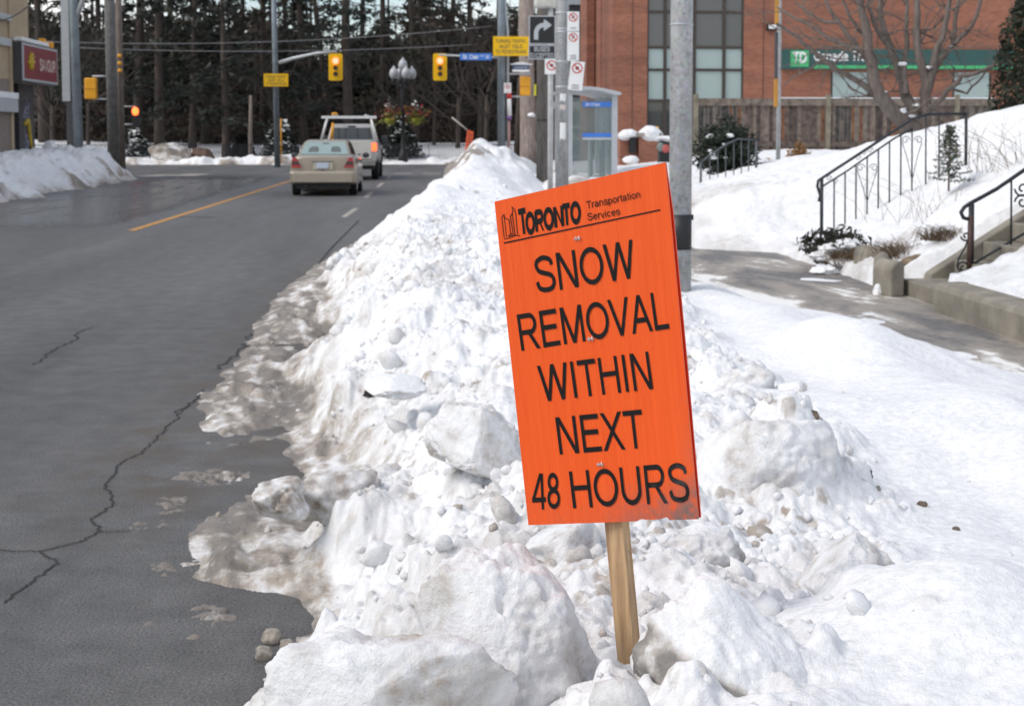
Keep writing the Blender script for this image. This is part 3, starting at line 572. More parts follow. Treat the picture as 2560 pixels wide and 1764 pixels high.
chunk('snow_chunk', 'small white snow lump touching the right side of the stake foot', 'snow chunk', 1665, 1690, 2.25, .055, .06, .07, 13, .05, .2, 5, group=SG)
chunk('snow_chunk', 'low snow lump at the stake foot, cut by the photo edge', 'snow chunk', 1545, 1765, 2.2, .075, .06, .05, 14, .03, .2, 5, group=SG)
chunk('snow_chunk', 'tall lumpy snow block right of the dirty ice wedge, tilted', 'snow chunk', 2140, 1500, 2.85, .10, .11, .10, 31, .3, .24, 6, boxy=2.3, lean=(-.2, 0), tilt=.12, group=SG)
chunk('snow_chunk', 'big dirty snow boulder behind the lower right corner of the orange sign board', 'snow chunk', 1905, 1190, 4.0, .20, .19, .19, 44, .34, .15, 6, boxy=2.5, group=SG)
chunk('snow_chunk', 'pale snow block with a smooth sloping face left of the orange sign board', 'snow chunk', 1190, 1110, 4.5, .145, .14, .12, 51, .3, .2, 6, boxy=2.8, lean=(-.35, 0), group=SG)
chunk('snow_chunk', 'dirty snow chunk overhanging the road edge', 'snow chunk', 705, 1250, 5.0, .088, .10, .082, 61, .5, .22, 5, boxy=2.6, lean=(-.1, 0), group=SG)
chunk('snow_chunk', 'brown stained rounded snow boulder just right of the overhanging chunk', 'snow chunk', 850, 1235, 5.2, .14, .13, .10, 65, .42, .2, 5, group=SG)
chunk('snow_chunk', 'knobbly snow block half hidden behind the stake under the sign board', 'snow chunk', 1420, 1385, 3.2, .10, .09, .085, 71, .3, .24, 5, group=SG)
chunk('snow_chunk', 'rounded snow block right of the stake just below the board corner', 'snow chunk', 1690, 1420, 3.1, .13, .10, .085, 75, .28, .22, 6, group=SG)
chunk('snow_chunk', 'two-lobed weathered snow boulder right of the sign, halfway up', 'snow chunk', 1860, 970, 5.6, .11, .10, .085, 81, .3, .24, 5, group=SG)
chunk('snow_chunk', 'leaning snow slab at the border of the smooth boulevard snow', 'snow chunk', 1985, 985, 5.5, .05, .06, .06, 83, .22, .22, 5, group=SG)
chunk('snow_chunk', 'flat snow slab with a dirty underside, left of the sign board', 'snow chunk', 985, 965, 6.3, .13, .14, .045, 87, .10, .2, 5, boxy=3.5, group=SG)
chunk('snow_chunk', 'rounded snow mound at the right edge of the photo low down', 'snow chunk', 2460, 1560, 2.9, .115, .10, .06, 92, .06, .22, 5, group=SG)
GREYST = M('dirty_ice_ball', (.34, .30, .25), .6, var=.4, scale=30); DKST = M('dark_gritty_lump', (.035, .032, .03), .9, var=.5, scale=40)
IG = 'grey ice balls on the road'
for (px, py, r, lb) in ((679, 1580, .028, 'largest pale grey ice ball on the asphalt beside the snow bank'), (659, 1622, .025, 'darker grey ice ball on the asphalt in front of the largest one'), (716, 1602, .022, 'grey ice ball touching the edge of the snow bank')):
    o = chunk('ice_ball', lb, 'ice ball', px, py, 4.45, r, r, r*.9, int(px), .3, .12, 4, GREYST, group=IG); o.location = on(px, py+12, .017)
o = chunk('ice_ball', 'dirty clod of ice at the very foot of the bank near the bottom edge', 'ice ball', 735, 1655, 4.2, .03, .03, .022, 5, .4, .2, 4, GREYST, group=IG)
o = chunk('grit_lump', 'black gritty lump paler towards its top on the smooth snow right of the sign', 'stone', 2155, 1182, 4.3, .026, .024, .026, 9, .7, .3, 4, ICE)
o.data.attributes['dirt'].data.foreach_set('value', np.clip(1.2-1.6*ss(.2, .9, np.array([v.co.z/.026 for v in o.data.vertices])), 0, 1).astype(np.float32)); o.data.materials[0] = snow_mat('gritty_snow', 1, (.03, .027, .024))  # dirt value falls with height, so the lump is paler towards the top
chunk('grit_lump', 'dark brown frozen lump wedged under the snow slab left of the sign', 'stone', 928, 985, 6.25, .035, .03, .024, 19, .9, .25, 4, DKST)
PEB = M('brown_pebble', (.16, .12, .09), .9, var=.4, scale=30)
for px, py, r, D, lb in ((2305, 1262, .013, 3.7, 'small tan pebble on the smooth snow below the black lump'), (2390, 1323, .010, 3.5, 'tiny brown pebble on the smooth snow farthest right'), (2028, 1042, .022, 5.3, 'brown clod at the border of the lumpy snow behind the smooth mound')):
    chunk('pebble', lb, 'pebble', px, py, D, r, r, r*.8, int(py), .5, .2, 3, PEB, group='pebbles on the smooth snow')
def settle(o, dz=0):
    """let a small thing lie on the bank surface along its own line of sight"""
    d = Vector(o.location)-Vector((0, 0, CAM_H)); best = None
    for k in range(60):
        t = .6+k*.015; p = Vector((0, 0, CAM_H))+d*t
        if p.z <= bank_z(p.x, p.y)+dz: best = p; break
    if best is not None: o.location = best
for o in list(COL.objects):
    if o.name.split('.')[0] in ('pebble', 'grit_lump'): settle(o, .012)

# ================================================================== THE ORANGE SIGN
TLp, TRp, BLp, BRp = (1236, 504), (1663, 406), (1321, 1312), (1746, 1297)
P0, P1, P2 = at(*TLp, 2.47), at(*TRp, 2.335), at(*BLp, 2.455)
SN = (P1-P0).cross(P2-P0).normalized()
if SN.y > 0: SN = -SN
def onboard(px, py, lift=0.0):
    o = Vector((0, 0, CAM_H)); d = ray(px, py); return o+d*((P0+SN*lift-o).dot(SN)/d.dot(SN))
C4 = [onboard(*q) for q in (TLp, TRp, BRp, BLp)]
def uvb(u, v, lift=0): return (C4[3]*(1-u)+C4[2]*u)*(1-v)+(C4[0]*(1-u)+C4[1]*u)*v+SN*lift
stake_base = at(1582, 1691, 2.41); SBX = (C4[2]-C4[3]).normalized()
T = thing('warning_sign', 'orange snow removal notice board with black lettering on a wooden stake in the snow bank', 'sign', (stake_base.x, stake_base.y, .45)); OFF = Vector(T.location)
def rel(mb): mb.v = [tuple(Vector(p)-OFF) for p in mb.v]; return mb
def board_mat():
    m, n, l, b = nodes('orange_corrugated_plastic'); uv = n.new('ShaderNodeUVMap'); uv.uv_map = 'uv'; sx = n.new('ShaderNodeSeparateXYZ'); l.new(uv.outputs[0], sx.inputs[0]); U, Vv = sx.outputs[0], sx.outputs[1]
    wv = n.new('ShaderNodeTexWave'); wv.bands_direction = 'X'; wv.inputs['Scale'].default_value = 22; l.new(uv.outputs[0], wv.inputs['Vector'])
    st = n.new('ShaderNodeMapping'); st.inputs['Scale'].default_value = (26, 1.2, 1); l.new(uv.outputs[0], st.inputs[0]); ns = noise(n, l, st.outputs[0], 1.5, 5, .6)
    c = ramp(n, l, ns.outputs[0], (.3, (.80, .092, .012)), (.7, (.90, .118, .016))).outputs[0]
    c = mixc(n, l, .5, c, ramp(n, l, wv.outputs[0], (0, .93), (1, 1.03)).outputs[0], 'MULTIPLY')
    st2 = n.new('ShaderNodeMapping'); st2.inputs['Scale'].default_value = (9, 16, 1); l.new(uv.outputs[0], st2.inputs[0]); gn = noise(n, l, st2.outputs[0], 1.0, 7, .7, 1.0)
    low = math_(n, l, 'SUBTRACT', 1.0, math_(n, l, 'MULTIPLY', Vv, 7.5), True); rgt = math_(n, l, 'MULTIPLY', math_(n, l, 'SUBTRACT', U, .42), 1.9, True)
    g1 = math_(n, l, 'MULTIPLY', low, math_(n, l, 'ADD', rgt, .18)); edge = math_(n, l, 'MULTIPLY', math_(n, l, 'SUBTRACT', 1.0, math_(n, l, 'MULTIPLY', Vv, 2.2), True), math_(n, l, 'MULTIPLY', math_(n, l, 'SUBTRACT', U, .9), 9, True))
    g = math_(n, l, 'MULTIPLY', math_(n, l, 'ADD', g1, math_(n, l, 'MULTIPLY', edge, .45)), ramp(n, l, gn.outputs[0], (.35, 0.0), (.57, 1.0)).outputs[0])
    c = mixc(n, l, math_(n, l, 'MULTIPLY', g, .95, True), c, (.22, .13, .11)); l.new(c, b.inputs['Base Color'])
    b.inputs['Roughness'].default_value = .42; b.inputs['Specular IOR Level'].default_value = .35
    bump(n, l, b, wv.outputs[0], .25, .002); return m
BOARD = board_mat()
def panel(nu, nv, lift_fn, notch=()):
    V, Fq, UVs = [], [], []
    for layer in (0, 1):
        for j in range(nv+1):
            for i_ in range(nu+1):
                u, v = i_/nu, j/nv; vv = v
                if j == 0:
                    for a_, b_, dpt in notch:
                        if a_ < u < b_: vv = dpt*(.5+.5*abs(math.sin(u*90)))
                V.append(uvb(u, vv, lift_fn(u, v)-layer*.0042)-OFF); UVs.append((u, vv))
    n1 = (nu+1)*(nv+1); idx = lambda i_, j, ly: ly*n1+j*(nu+1)+i_
    for j in range(nv):
        for i_ in range(nu):
            Fq.append((idx(i_, j, 0), idx(i_+1, j, 0), idx(i_+1, j+1, 0), idx(i_, j+1, 0))); Fq.append((idx(i_, j, 1), idx(i_, j+1, 1), idx(i_+1, j+1, 1), idx(i_+1, j, 1)))
    for i_ in range(nu): Fq.append((idx(i_, 0, 0), idx(i_, 0, 1), idx(i_+1, 0, 1), idx(i_+1, 0, 0))); Fq.append((idx(i_, nv, 0), idx(i_+1, nv, 0), idx(i_+1, nv, 1), idx(i_, nv, 1)))
    for j in range(nv): Fq.append((idx(0, j, 0), idx(0, j+1, 0), idx(0, j+1, 1), idx(0, j, 1))); Fq.append((idx(nu, j, 0), idx(nu, j, 1), idx(nu, j+1, 1), idx(nu, j+1, 0)))
    return V, Fq, UVs
def mk_panel(name, mat, lift, notch=()):
    V, Fq, UVs = panel(80, 40, lift, notch); o = arr_mesh(name, [tuple(p) for p in V], Fq, mat, T)
    uvl = o.data.uv_layers.new(name='uv'); fl = np.array([UVs[k] for f in Fq for k in f], np.float32); uvl.data.foreach_set('uv', fl.ravel()); return o
mk_panel('board', BOARD, lambda u, v: 0, ((.66, .74, .006), (.77, .83, .009), (.70, .79, .004)))
# the second sheet folded behind it shows as a sliver on the right
mb = MB(); q = [uvb(1.0, 1, -.003), uvb(1.008, .86, -.010), uvb(1.007, .4, -.011), uvb(1.004, 0, -.010)]
q2 = [p-SN*.004 for p in q]; w_ = [uvb(.98, 1, -.006), uvb(.97, .86, -.013), uvb(.97, .4, -.015), uvb(.98, 0, -.012)]
mb.add(w_+q+q2, [(0, 4, 5, 1), (1, 5, 6, 2), (2, 6, 7, 3), (4, 8, 9, 5), (5, 9, 10, 6), (6, 10, 11, 7)])
rel(mb).build('back_board', M('red_orange_plastic', (.74, .045, .008), .4, var=.06), T)
# lettering
cx = lambda x, y: (1180+.5888*x, 380+.5888*y); dx_ = lambda x, y: (1220+.20725*x, 420+.20725*y)
def quadfr(TL, TR, BL, BR):
    def fr(x, y, z=0):
        a_ = (BL[0]+(BR[0]-BL[0])*x, BL[1]+(BR[1]-BL[1])*x); b_ = (TL[0]+(TR[0]-TL[0])*x, TL[1]+(TR[1]-TL[1])*x)
        return onboard(a_[0]+(b_[0]-a_[0])*y, a_[1]+(b_[1]-a_[1])*y, .0009+z)
    return fr
mb = MB()
text(mb, 'SNOW', quadfr(cx(252, 447), cx(682, 371), cx(272, 602), cx(700, 532)), .132)
text(mb, 'REMOVAL', quadfr(cx(180, 692), cx(820, 588), cx(201, 845), cx(842, 748)), .132)
text(mb, 'WITHIN', quadfr(cx(273, 908), cx(756, 845), cx(295, 1060), cx(777, 1004)), .132)
text(mb, 'NEXT', quadfr(cx(343, 1127), cx(722, 1092), cx(363, 1284), cx(740, 1254)), .132)
text(mb, '48', quadfr(cx(250, 1366), cx(372, 1358), cx(255, 1518), cx(380, 1512)), .132)
text(mb, 'HOURS', quadfr(cx(401, 1356), cx(915, 1315), cx(420, 1512), cx(930, 1484)), .132)
BLK = bpy.data.materials.new('black_ink'); BLK.use_nodes = True
n_, l_ = BLK.node_tree.nodes, BLK.node_tree.links; t_ = n_.new('ShaderNodeTexCoord'); ns_ = noise(n_, l_, t_.outputs['Object'], 34, 6, .7); sz_ = n_.new('ShaderNodeSeparateXYZ'); l_.new(t_.outputs['Object'], sz_.inputs[0])
lo_ = math_(n_, l_, 'SUBTRACT', 1.0, math_(n_, l_, 'MULTIPLY', math_(n_, l_, 'SUBTRACT', sz_.outputs[2], float(C4[2].z-OFF.z)), 6.5), True)
rt_ = math_(n_, l_, 'MULTIPLY', math_(n_, l_, 'SUBTRACT', sz_.outputs[0], float(C4[2].x-OFF.x-.10)), 14, True)
l_.new(mixc(n_, l_, math_(n_, l_, 'MULTIPLY', math_(n_, l_, 'MULTIPLY', lo_, rt_), ramp(n_, l_, ns_.outputs[0], (.42, 0.0), (.6, 1.0)).outputs[0]), (.012, .011, .011), (.085, .075, .07)), n_['Principled BSDF'].inputs['Base Color']); n_['Principled BSDF'].inputs['Roughness'].default_value = .5; n_['Principled BSDF'].inputs['Specular IOR Level'].default_value = .2
rel(mb).build('lettering', BLK, T, fix=False)
mb = MB()
text(mb, 'T', quadfr(dx_(357, 513), dx_(450, 490), dx_(385, 806), dx_(487, 783)), .235)
for ch, x0, x1, y0, y1 in (('O', 445, 555, 548, 526), ('R', 553, 662, 521, 499), ('O', 662, 783, 495, 473), ('N', 780, 905, 470, 445), ('T', 892, 985, 446, 428), ('O', 985, 1108, 424, 400)):
    text(mb, ch, quadfr(dx_(x0, y0+4), dx_(x1, y1+4), dx_(x0+20, y0+252), dx_(x1+16, y1+252)), .27)
text(mb, 'Transportation', quadfr(dx_(1178, 404), dx_(1832, 268), dx_(1190, 493), dx_(1845, 355)), .125)
text(mb, 'Services', quadfr(dx_(1188, 548), dx_(1585, 474), dx_(1200, 637), dx_(1597, 560)), .125)
bz = lambda pts, w: mb.add([onboard(*dx_(*p), .0009) for s_ in ribbon(pts, w) for p in s_], [(i, i+1, len(pts)+i+1, len(pts)+i) for i in range(len(pts)-1)])
bz([(192, 905), (2076, 505)], 17)
for pl in ([(194, 836), (172, 650), (166, 610), (172, 582), (192, 560), (222, 828)], [(192, 562), (200, 602), (254, 626), (273, 798)], [(240, 824), (272, 798), (302, 788), (268, 582), (292, 556), (326, 806)], [(270, 580), (292, 545), (298, 520), (288, 466), (318, 498), (332, 545), (356, 800)], [(190, 854), (260, 842), (320, 816), (350, 810), (388, 818)], [(244, 822), (330, 806)]):
    bz(pl, 9)
rel(mb).build('lettering', BLK, T, fix=False)
TORN = M('torn_edge', (.72, .52, .45), .7)
for px, py in ((1443, 596), (1476, 847), (1500, 1160)):
    mb = MB(); mw = MB()
    c = onboard(px, py, .002); u_ = SBX*.006; v_ = (C4[0]-C4[3]).normalized()
    mb.obox(c, u_, v_*.0008, SN*.0012)
    for k in range(4): mw.add([onboard(px+9*math.cos(k*1.6+.5), py+9*math.sin(k*1.6+.5), .001), onboard(px+5*math.cos(k*1.6+1.1), py+5*math.sin(k*1.6+1.1), .003), onboard(px+3*math.cos(k*1.6-.1), py+3*math.sin(k*1.6-.1), .001)], [(0, 1, 2)])
    rel(mb).build('staple', GREY, T); rel(mw).build('torn_plastic', TORN, T)
# stake
def wood_mat():
    m, n, l, b = nodes('fresh_stake_wood'); t = n.new('ShaderNodeTexCoord'); st = n.new('ShaderNodeMapping'); st.inputs['Scale'].default_value = (1, 1, .07); l.new(t.outputs['Object'], st.inputs[0])
    a_ = noise(n, l, st.outputs[0], 75, 6, .6, 1.2); k = noise(n, l, st.outputs[0], 22, 3, .5, 2.5); g = noise(n, l, t.outputs['Object'], 40, 5, .7)
    c = ramp(n, l, a_.outputs[0], (.3, (.40, .245, .125)), (.7, (.60, .41, .23))).outputs[0]; c = mixc(n, l, .6, c, ramp(n, l, k.outputs[0], (.38, (.55, .5, .46)), (.55, (1.05, 1.05, 1.05))).outputs[0], 'MULTIPLY')
    l.new(mixc(n, l, ramp(n, l, g.outputs[0], (.62, 0.0), (.72, .55)).outputs[0], c, (.16, .11, .08)), b.inputs['Base Color']); b.inputs['Roughness'].default_value = .7; bump(n, l, b, a_.outputs[0], .4, .002); return m
top, bot = onboard(1510, 1000, -.02), at(1585, 1800, 2.40)
ax = (bot-top); zz = ax.normalized(); xx = (SBX-zz*SBX.dot(zz)).normalized(); yy = zz.cross(xx).normalized()
rm = Matrix.Rotation(R_(16), 3, zz); xx, yy = rm @ xx, rm @ yy
if yy.y < 0: yy = -yy
mb = MB().obox((top+bot)/2+yy*.004, xx*.0185, yy*.011, ax/2); rel(mb).build('stake', wood_mat(), T, bevel=.0012)

# ================================================================== RIGHT-HAND LAWN SLOPE, WALLS, STEPS
def toe(Y): return np.interp(Y, [0, 11.72, 11.8, 12.75, 12.8, 15.0, 15.1, 17.2, 17.8, 30, 45, 60], [4.26, 4.26, 4.3, 4.3, 4.2, 4.2, 4.2, 4.15, 3.3, 3.2, 3.4, 3.4])
def slope_z(X, Y):
    d = X-toe(Y); P = np.interp(Y, [0, 10, 14, 18, 24, 35, 50, 62], [2.1, 2.1, 2.4, 2.3, 1.7, 1.02, .98, .6]); z0 = np.interp(Y, [0, 11.65, 11.8, 12.75, 15, 17], [.40, .40, .32, .34, .22, .17])
    g = P*(1-np.exp(-(np.maximum(d, 0)/np.interp(Y, [0, 10, 14, 20, 30, 50], [3.1, 3.1, 3.0, 3.2, 4.0, 4.5]))**np.interp(Y, [11.6, 12.9, 14, 15.2, 17.5, 18.2], [1.45, 1.2, 1.15, 1.5, 1.5, 1.15])))
    z = z0+g+np.exp(-((d-.5)/.6)**2)*np.interp(Y, [0, 12, 17.6, 18.2, 22, 30], [.0, .0, .0, .26, .25, .1])
    return np.where(d < 0, np.minimum(z0, z0*.7+d*1.6), z)
ysl = np.concatenate([np.linspace(3, 12, 110), np.linspace(12.05, 30, 280), np.linspace(30.2, 62, 130)]); us = np.concatenate([np.linspace(-.25, 4, 130), np.linspace(4.1, 24, 90)])
U_, Y_ = np.meshgrid(us, ysl); X_ = toe(Y_)+U_; Zl = slope_z(X_, Y_)
stair = lambda x, y, y0, w: ss(w+.25, w, np.abs(y-y0))
Zl += fb2(X_, Y_, .9, 4, 141)*.05*ss(0, 1, U_)+fb2(X_, Y_, 4.5, 5, 143)*.036*np.clip(1.5-U_*.3, .3, 1)
Zl += np.where(Y_ > 15.2, (1-np.abs(fb2(X_, Y_, 2.2, 3, 145)))*.06*ss(1.6, .4, U_), 0)
Zl -= .22*ss(.45, .2, np.abs(Y_-17.55))*ss(3.0, 2.0, U_)*ss(.5, 1.2, U_)       # the buried steps
Zl -= 2.0*ss(.54, .47, np.abs(Y_-12.27))*ss(2.2, 2.0, U_)                            # the cleared steps
nl = len(us); i = np.arange((len(ysl)-1)*nl).reshape(-1, nl)[:, :-1].ravel(); dl = np.clip(.30*np.exp(-((U_-.1)/.28)**2)*ss(15, 15.5, Y_)+.36*ss(.2, .8, fb2(X_, Y_, .7, 4, 151))*ss(3.2, .5, U_), 0, 1)
tag(arr_mesh('lawn_slope', np.stack([X_, Y_, Zl], -1).reshape(-1, 3), np.stack([i, i+1, i+nl+1, i+nl], 1), SNOW_SOFT, smooth=True, attrs={'dirt': dl.ravel()}), kind='structure')
def lawn_z(x, y): return float(slope_z(np.array([x]), np.array([y]))[0])
# low kerb walls
pa = on(2338, 779, .14); wx = pa.x; wy = pa.y
prof = [(0, 0), (0, .19), (.015, .225), (.05, .24), (.22, .25), (.22, 0)]
def wall_sweep(mb, path, prof=prof):
    b = len(mb.v); n = len(prof)
    for i_, p in enumerate(path):
        p = Vector(p); t = (Vector(path[min(i_+1, len(path)-1)])-Vector(path[max(i_-1, 0)])).normalized(); nn = Vector((t.y, -t.x, 0))
        for d, h in prof: mb.v.append(tuple(p+nn*d+Vector((0, 0, h))))
    for i_ in range(len(path)-1):
        for k in range(n): mb.face([b+i_*n+k, b+i_*n+(k+1) % n, b+(i_+1)*n+(k+1) % n, b+(i_+1)*n+k])
    mb.face([b+k for k in range(n)]); mb.face([b+(len(path)-1)*n+k for k in range(n)][::-1]); return mb
cor = [(wx+.15-.15*math.cos(q), wy+.0+.15*math.sin(q), .13) for q in [k*math.pi/2/8 for k in range(9)]]
path = [(wx, y, .13) for y in np.linspace(3, wy, 12)]+cor[1:]+[(wx+1.2, wy+.15, .16)]
tag(wall_sweep(MB(), path).build('retaining_wall', CONC), 'low concrete garden wall with a rounded corner along the near right pavement', 'wall')
wl2 = on(2236, 742, .14); wl3 = on(2128, 688, .14)
pth = [(wl2.x, wl2.y, .13), (wl2.x-.06, wl2.y+.3, .13), (wl3.x+.15, wl3.y-.4, .13), (wl3.x+.05, wl3.y, .13)]
tag(wall_sweep(MB(), pth[::-1], [(0.04, 0), (.04, .25), (0, .31), (-.05, .33), (-.10, .3), (-.10, 0)]).build('retaining_wall', CONC, bevel=.02), 'short stained concrete wall stub beyond the cleared steps under dry grass', 'wall')
T = thing('front_steps', 'concrete front steps cleared of snow between the two garden walls', 'steps', (4.2, 12.25, .13)); tx = T.location
s0, s1 = wy+.155-12.25, 12.62-12.25
mb = MB().box(-.02, .45, s0+.0, s1, 0, .15)
for k in range(9): mb.box(.45+k*.26, 3.6, s0+.01+k*.002, s1-.012-k*.002, .151+k*.165, .316+k*.165)
mb.build('tread', CONC, T, bevel=.012)
ck = MB(); b = [(.20, 0), (.25, .19), (.99, .66), (3.8, 2.44), (3.8, 0)]; ck.prism(b, lambda x, y, d: (x, d, y), s1+.0, s1+.17); ck.build('side_wall', CONC, T, bevel=.015)
# iron railings
def scroll(c, u, v, r, n=18, turns=1.25, sgn=1): return [Vector(c)+Vector(u)*(r*(1-k/n*.75)*math.cos(sgn*k/n*turns*6.283))+Vector(v)*(r*(1-k/n*.75)*math.sin(sgn*k/n*turns*6.283)) for k in range(n+1)]
def railing(name, label, tops, D, posts, balusters, mat, low=None, group=None, rad=.014, extra=None):
    """tops: list of px along the handrail; balusters: (px x, px y top, px y bottom)"""
    P = [at(x, y, D) for x, y in tops]; base = at(posts[0][0], posts[0][2], D); T = thing(name, label, 'railing', base, 0, group); off = Vector(T.location); rl = lambda p: Vector(p)-off
    MB().tube([rl(p) for p in P], rad*1.25, 8).build('handrail', mat, T)
    if low: MB().tube([rl(at(x, y, D)) for x, y in low], rad*.8, 6).build('lower_rail', mat, T)
    for x, y0, y1, r in posts: MB().tube([rl(at(x, y0, D)), rl(at(x, y1, D))-Vector((0, 0, .25))], r, 8).build('post', mat, T)
    for x, y0, y1 in balusters: MB().tube([rl(at(x, y0, D)), rl(at(x, y1, D))-Vector((0, 0, .2))], rad*.7, 6).build('baluster', mat, T)
    return T, rl
k5 = lambda x, y: (1960+x*.30075, y*.30075); k6 = lambda x, y: (1700+x*.38844, 240+y*.38844)
tops = [k6(893, 680), k6(903, 640), k6(884, 580), k6(890, 545), k6(915, 528), k6(1130, 388), k6(1280, 290), k6(1420, 198), k6(1500, 148), k6(1590, 120), k6(1840, 115)]
lowr = [k6(920, 580), k6(1080, 480), k6(1200, 395), k6(1385, 270), k6(1490, 215)]
bal = [(*k6(992, 540), k6(0, 860)[1]), (*k6(1063, 492), k6(0, 815)[1]), (*k6(1133, 445), k6(0, 785)[1]), (*k6(1205, 395), k6(0, 695)[1]), (*k6(1277, 345), k6(0, 640)[1]), (*k6(1349, 297), k6(0, 620)[1]), (*k6(1422, 240), k6(0, 590)[1]), (*k6(1494, 205), k6(0, 555)[1]), (*k6(1583, 120), k6(0, 530)[1]), (*k6(1668, 118), k6(0, 470)[1])]
T, rl = railing('stair_railing', 'long black iron stair railing with scrolls climbing the snowy slope', tops, 17.0, [(*k6(912, 530), k6(0, 925)[1], .021), (*k6(1842, 115), k6(0, 365)[1], .019)], bal, IRON, lowr)
X1, Z1 = Vector((1, 0, 0)), Vector((0, 0, 1))
for bx, yt, yb in ((1205, 440, 690), (1494, 262, 545)):
    for sg in (-1, 1):
        mb = MB(); c = at(*k6(bx+sg*42, yt+22), 17.0); mb.tube([rl(p) for p in scroll(c, X1*-sg, Z1, .052)], .005, 5)
        mb.tube([rl(at(*k6(bx+sg*64, yt+35), 17.0)), rl(at(*k6(bx+sg*34, yt+130), 17.0)), rl(at(*k6(bx+sg*4, yb-20), 17.0))], .005, 5); mb.build('scroll', IRON, T)
for sx_, sy_ in ((1000, 552), (1150, 400), (1185, 365), (1225, 350), (960, 530)): MB().tube([rl(p) for p in scroll(at(*k6(sx_, sy_), 17.0), X1, Z1, .035)], .004, 5).build('scroll', IRON, T)
t8 = lambda x, y: (2000+x*.2418, 520+y*.2418)
tops = [k6(1868, 795), k6(1825, 785), k6(1808, 750), k6(1830, 715), k6(1870, 690), k6(2035, 600), k6(2214, 478), k6(2420, 345)]
T, rl = railing('stair_railing', 'rusty-footed iron railing beside the cleared concrete steps', tops, 12.2, [(*k6(1876, 695), k6(0, 1190)[1], .024)], [(*k6(2133, 540), k6(0, 945)[1])], IRON, [k6(1880, 1085), k6(2120, 940), k6(2214, 885), k6(2420, 750)])
MB().tube([rl(at(*k6(1874, 770), 12.2)), rl(at(*k6(1860, 1200), 12.2))], .026, 8).build('post_sleeve', RUST, T)
MB().tube([rl(p) for p in scroll(at(*t8(1715, 290), 12.2), X1*-1, Z1*-1, .045)], .008, 6).build('scroll', IRON, T); MB().tube([rl(p) for p in scroll(at(*t8(1690, 615), 12.2), X1*-1, Z1, .055)], .008, 6).build('scroll', IRON, T); mb = MB()
mb.tube([rl(at(*t8(1740, 320), 12.2)), rl(at(*t8(1700, 420), 12.2)), rl(at(*t8(1640, 520), 12.2)), rl(at(*t8(1625, 600), 12.2)), rl(at(*t8(1660, 665), 12.2)), rl(at(*t8(1715, 690), 12.2))], .008, 6); mb.build('scroll', IRON, T)
for s_ in (-1, 1): MB().tube([rl(p) for p in scroll(at(*k6(2205, 640+s_*42), 12.2), X1*-1, Z1*s_, .07)], .009, 6).build('scroll', IRON, T)
k4 = lambda x, y: (1500+x*.30075, y*.30075)
tops = [k4(835, 1350), k4(950, 1265), k4(1060, 1195), k4(1150, 1155), k4(1300, 1165)]
T, rl = railing('stair_railing', 'thin grey iron railing in front of the round evergreen bush', tops, 26.0, [(*k4(838, 1350), k4(0, 1590)[1], .024), (*k4(1300, 1165), k4(0, 1440)[1], .022)], [(*k4(x, y0), k4(0, y1)[1]) for x, y0, y1 in ((912, 1300, 1560), (980, 1250, 1545), (1045, 1205, 1490), (1112, 1175, 1480), (1175, 1160, 1470), (1235, 1162, 1420))], M('grey_iron', (.09, .10, .11), .5, .3))
# ================================================================== SNOW BANKS ROUND THE JUNCTION
def heap_field(name, x0, x1, y0, y1, nx_, ny_, fn, mat=SNOW_FAR):
    xs, ys = np.linspace(x0, x1, nx_), np.linspace(y0, y1, ny_); X, Y = np.meshgrid(xs, ys); Z, D = fn(X, Y)
    i = np.arange((ny_-1)*nx_).reshape(-1, nx_)[:, :-1].ravel(); q = np.stack([i, i+1, i+nx_+1, i+nx_], 1); zf = Z.ravel(); q = q[zf[q].max(1) > 0]
    V = np.stack([X, Y, Z], -1).reshape(-1, 3); us_ = np.zeros(len(V), bool); us_[q.ravel()] = True; rm_ = np.cumsum(us_)-1
    return tag(arr_mesh(name, V[us_], rm_[q], mat, smooth=True, attrs={'dirt': np.clip(D, 0, 1).ravel()[us_]}), kind='structure')
def f_left(X, Y):
    xe = np.interp(Y, [18, 30, 45, 55, 57.5], [-10.2, -10.05, -10.3, -11.0, -12.5])+fb2(X, Y, .7, 4, 201)*.35
    d = xe-X; h = np.interp(Y, [18, 36, 44, 50, 54, 57.5], [.8, .75, .8, .95, 1.0, .3])
    z = h*ss(-.05, 1.5, d)*(1-.25*ss(2, 4.5, d))+ss(0, .6, d)*(fb2(X, Y, 1.1, 4, 203)*.16+(1-np.abs(fb2(X, Y, 2.6, 3, 204)))*.12+fb2(X, Y, 5, 3, 205)*.06)-.02
    return z, .75*np.exp(-np.maximum(d, 0)/.5)+.5*ss(.1, .8, fb2(X, Y, 1.1, 4, 207))*ss(2.4, .5, d)
heap_field('snow_bank', -19, -9, 18, 57.5, 150, 380, f_left)
def f_far(X, Y):
    d = Y-(78.55+fb2(X, Y, .5, 4, 211)*.5); h = .10+.20*ss(-.1, .6, fb2(X, X*0+3, .22, 3, 213))+.16*np.exp(-((X+8)/3)**2)
    z = h*ss(-.05, .8, d)*(1-.85*ss(1.3, 3.2, d))+ss(0, .4, d)*ss(3.4, 2.2, d)*(fb2(X, Y, 1.6, 4, 215)*.14)-.02
    return z, .6*np.exp(-np.maximum(d, 0)/.25)+.62*ss(.05, .7, fb2(X, Y, .8, 4, 217))*ss(2.2, .6, d)
heap_field('snow_bank', -34, 14, 78, 82.2, 620, 60, f_far)
def f_sh(X, Y):
    z = .14+.42*np.exp(-((X-3.4)/1.2)**2)*ss(30, 34, Y)*ss(52, 45, Y)*(.6+.7*ss(-.5, .5, fb2(X, Y, .8, 4, 221)))*ss(1.9, 2.6, X)*ss(5.6, 4.6, X)-.12
    return z, .5*ss(.2, .7, fb2(X, Y, 1.4, 3, 223))
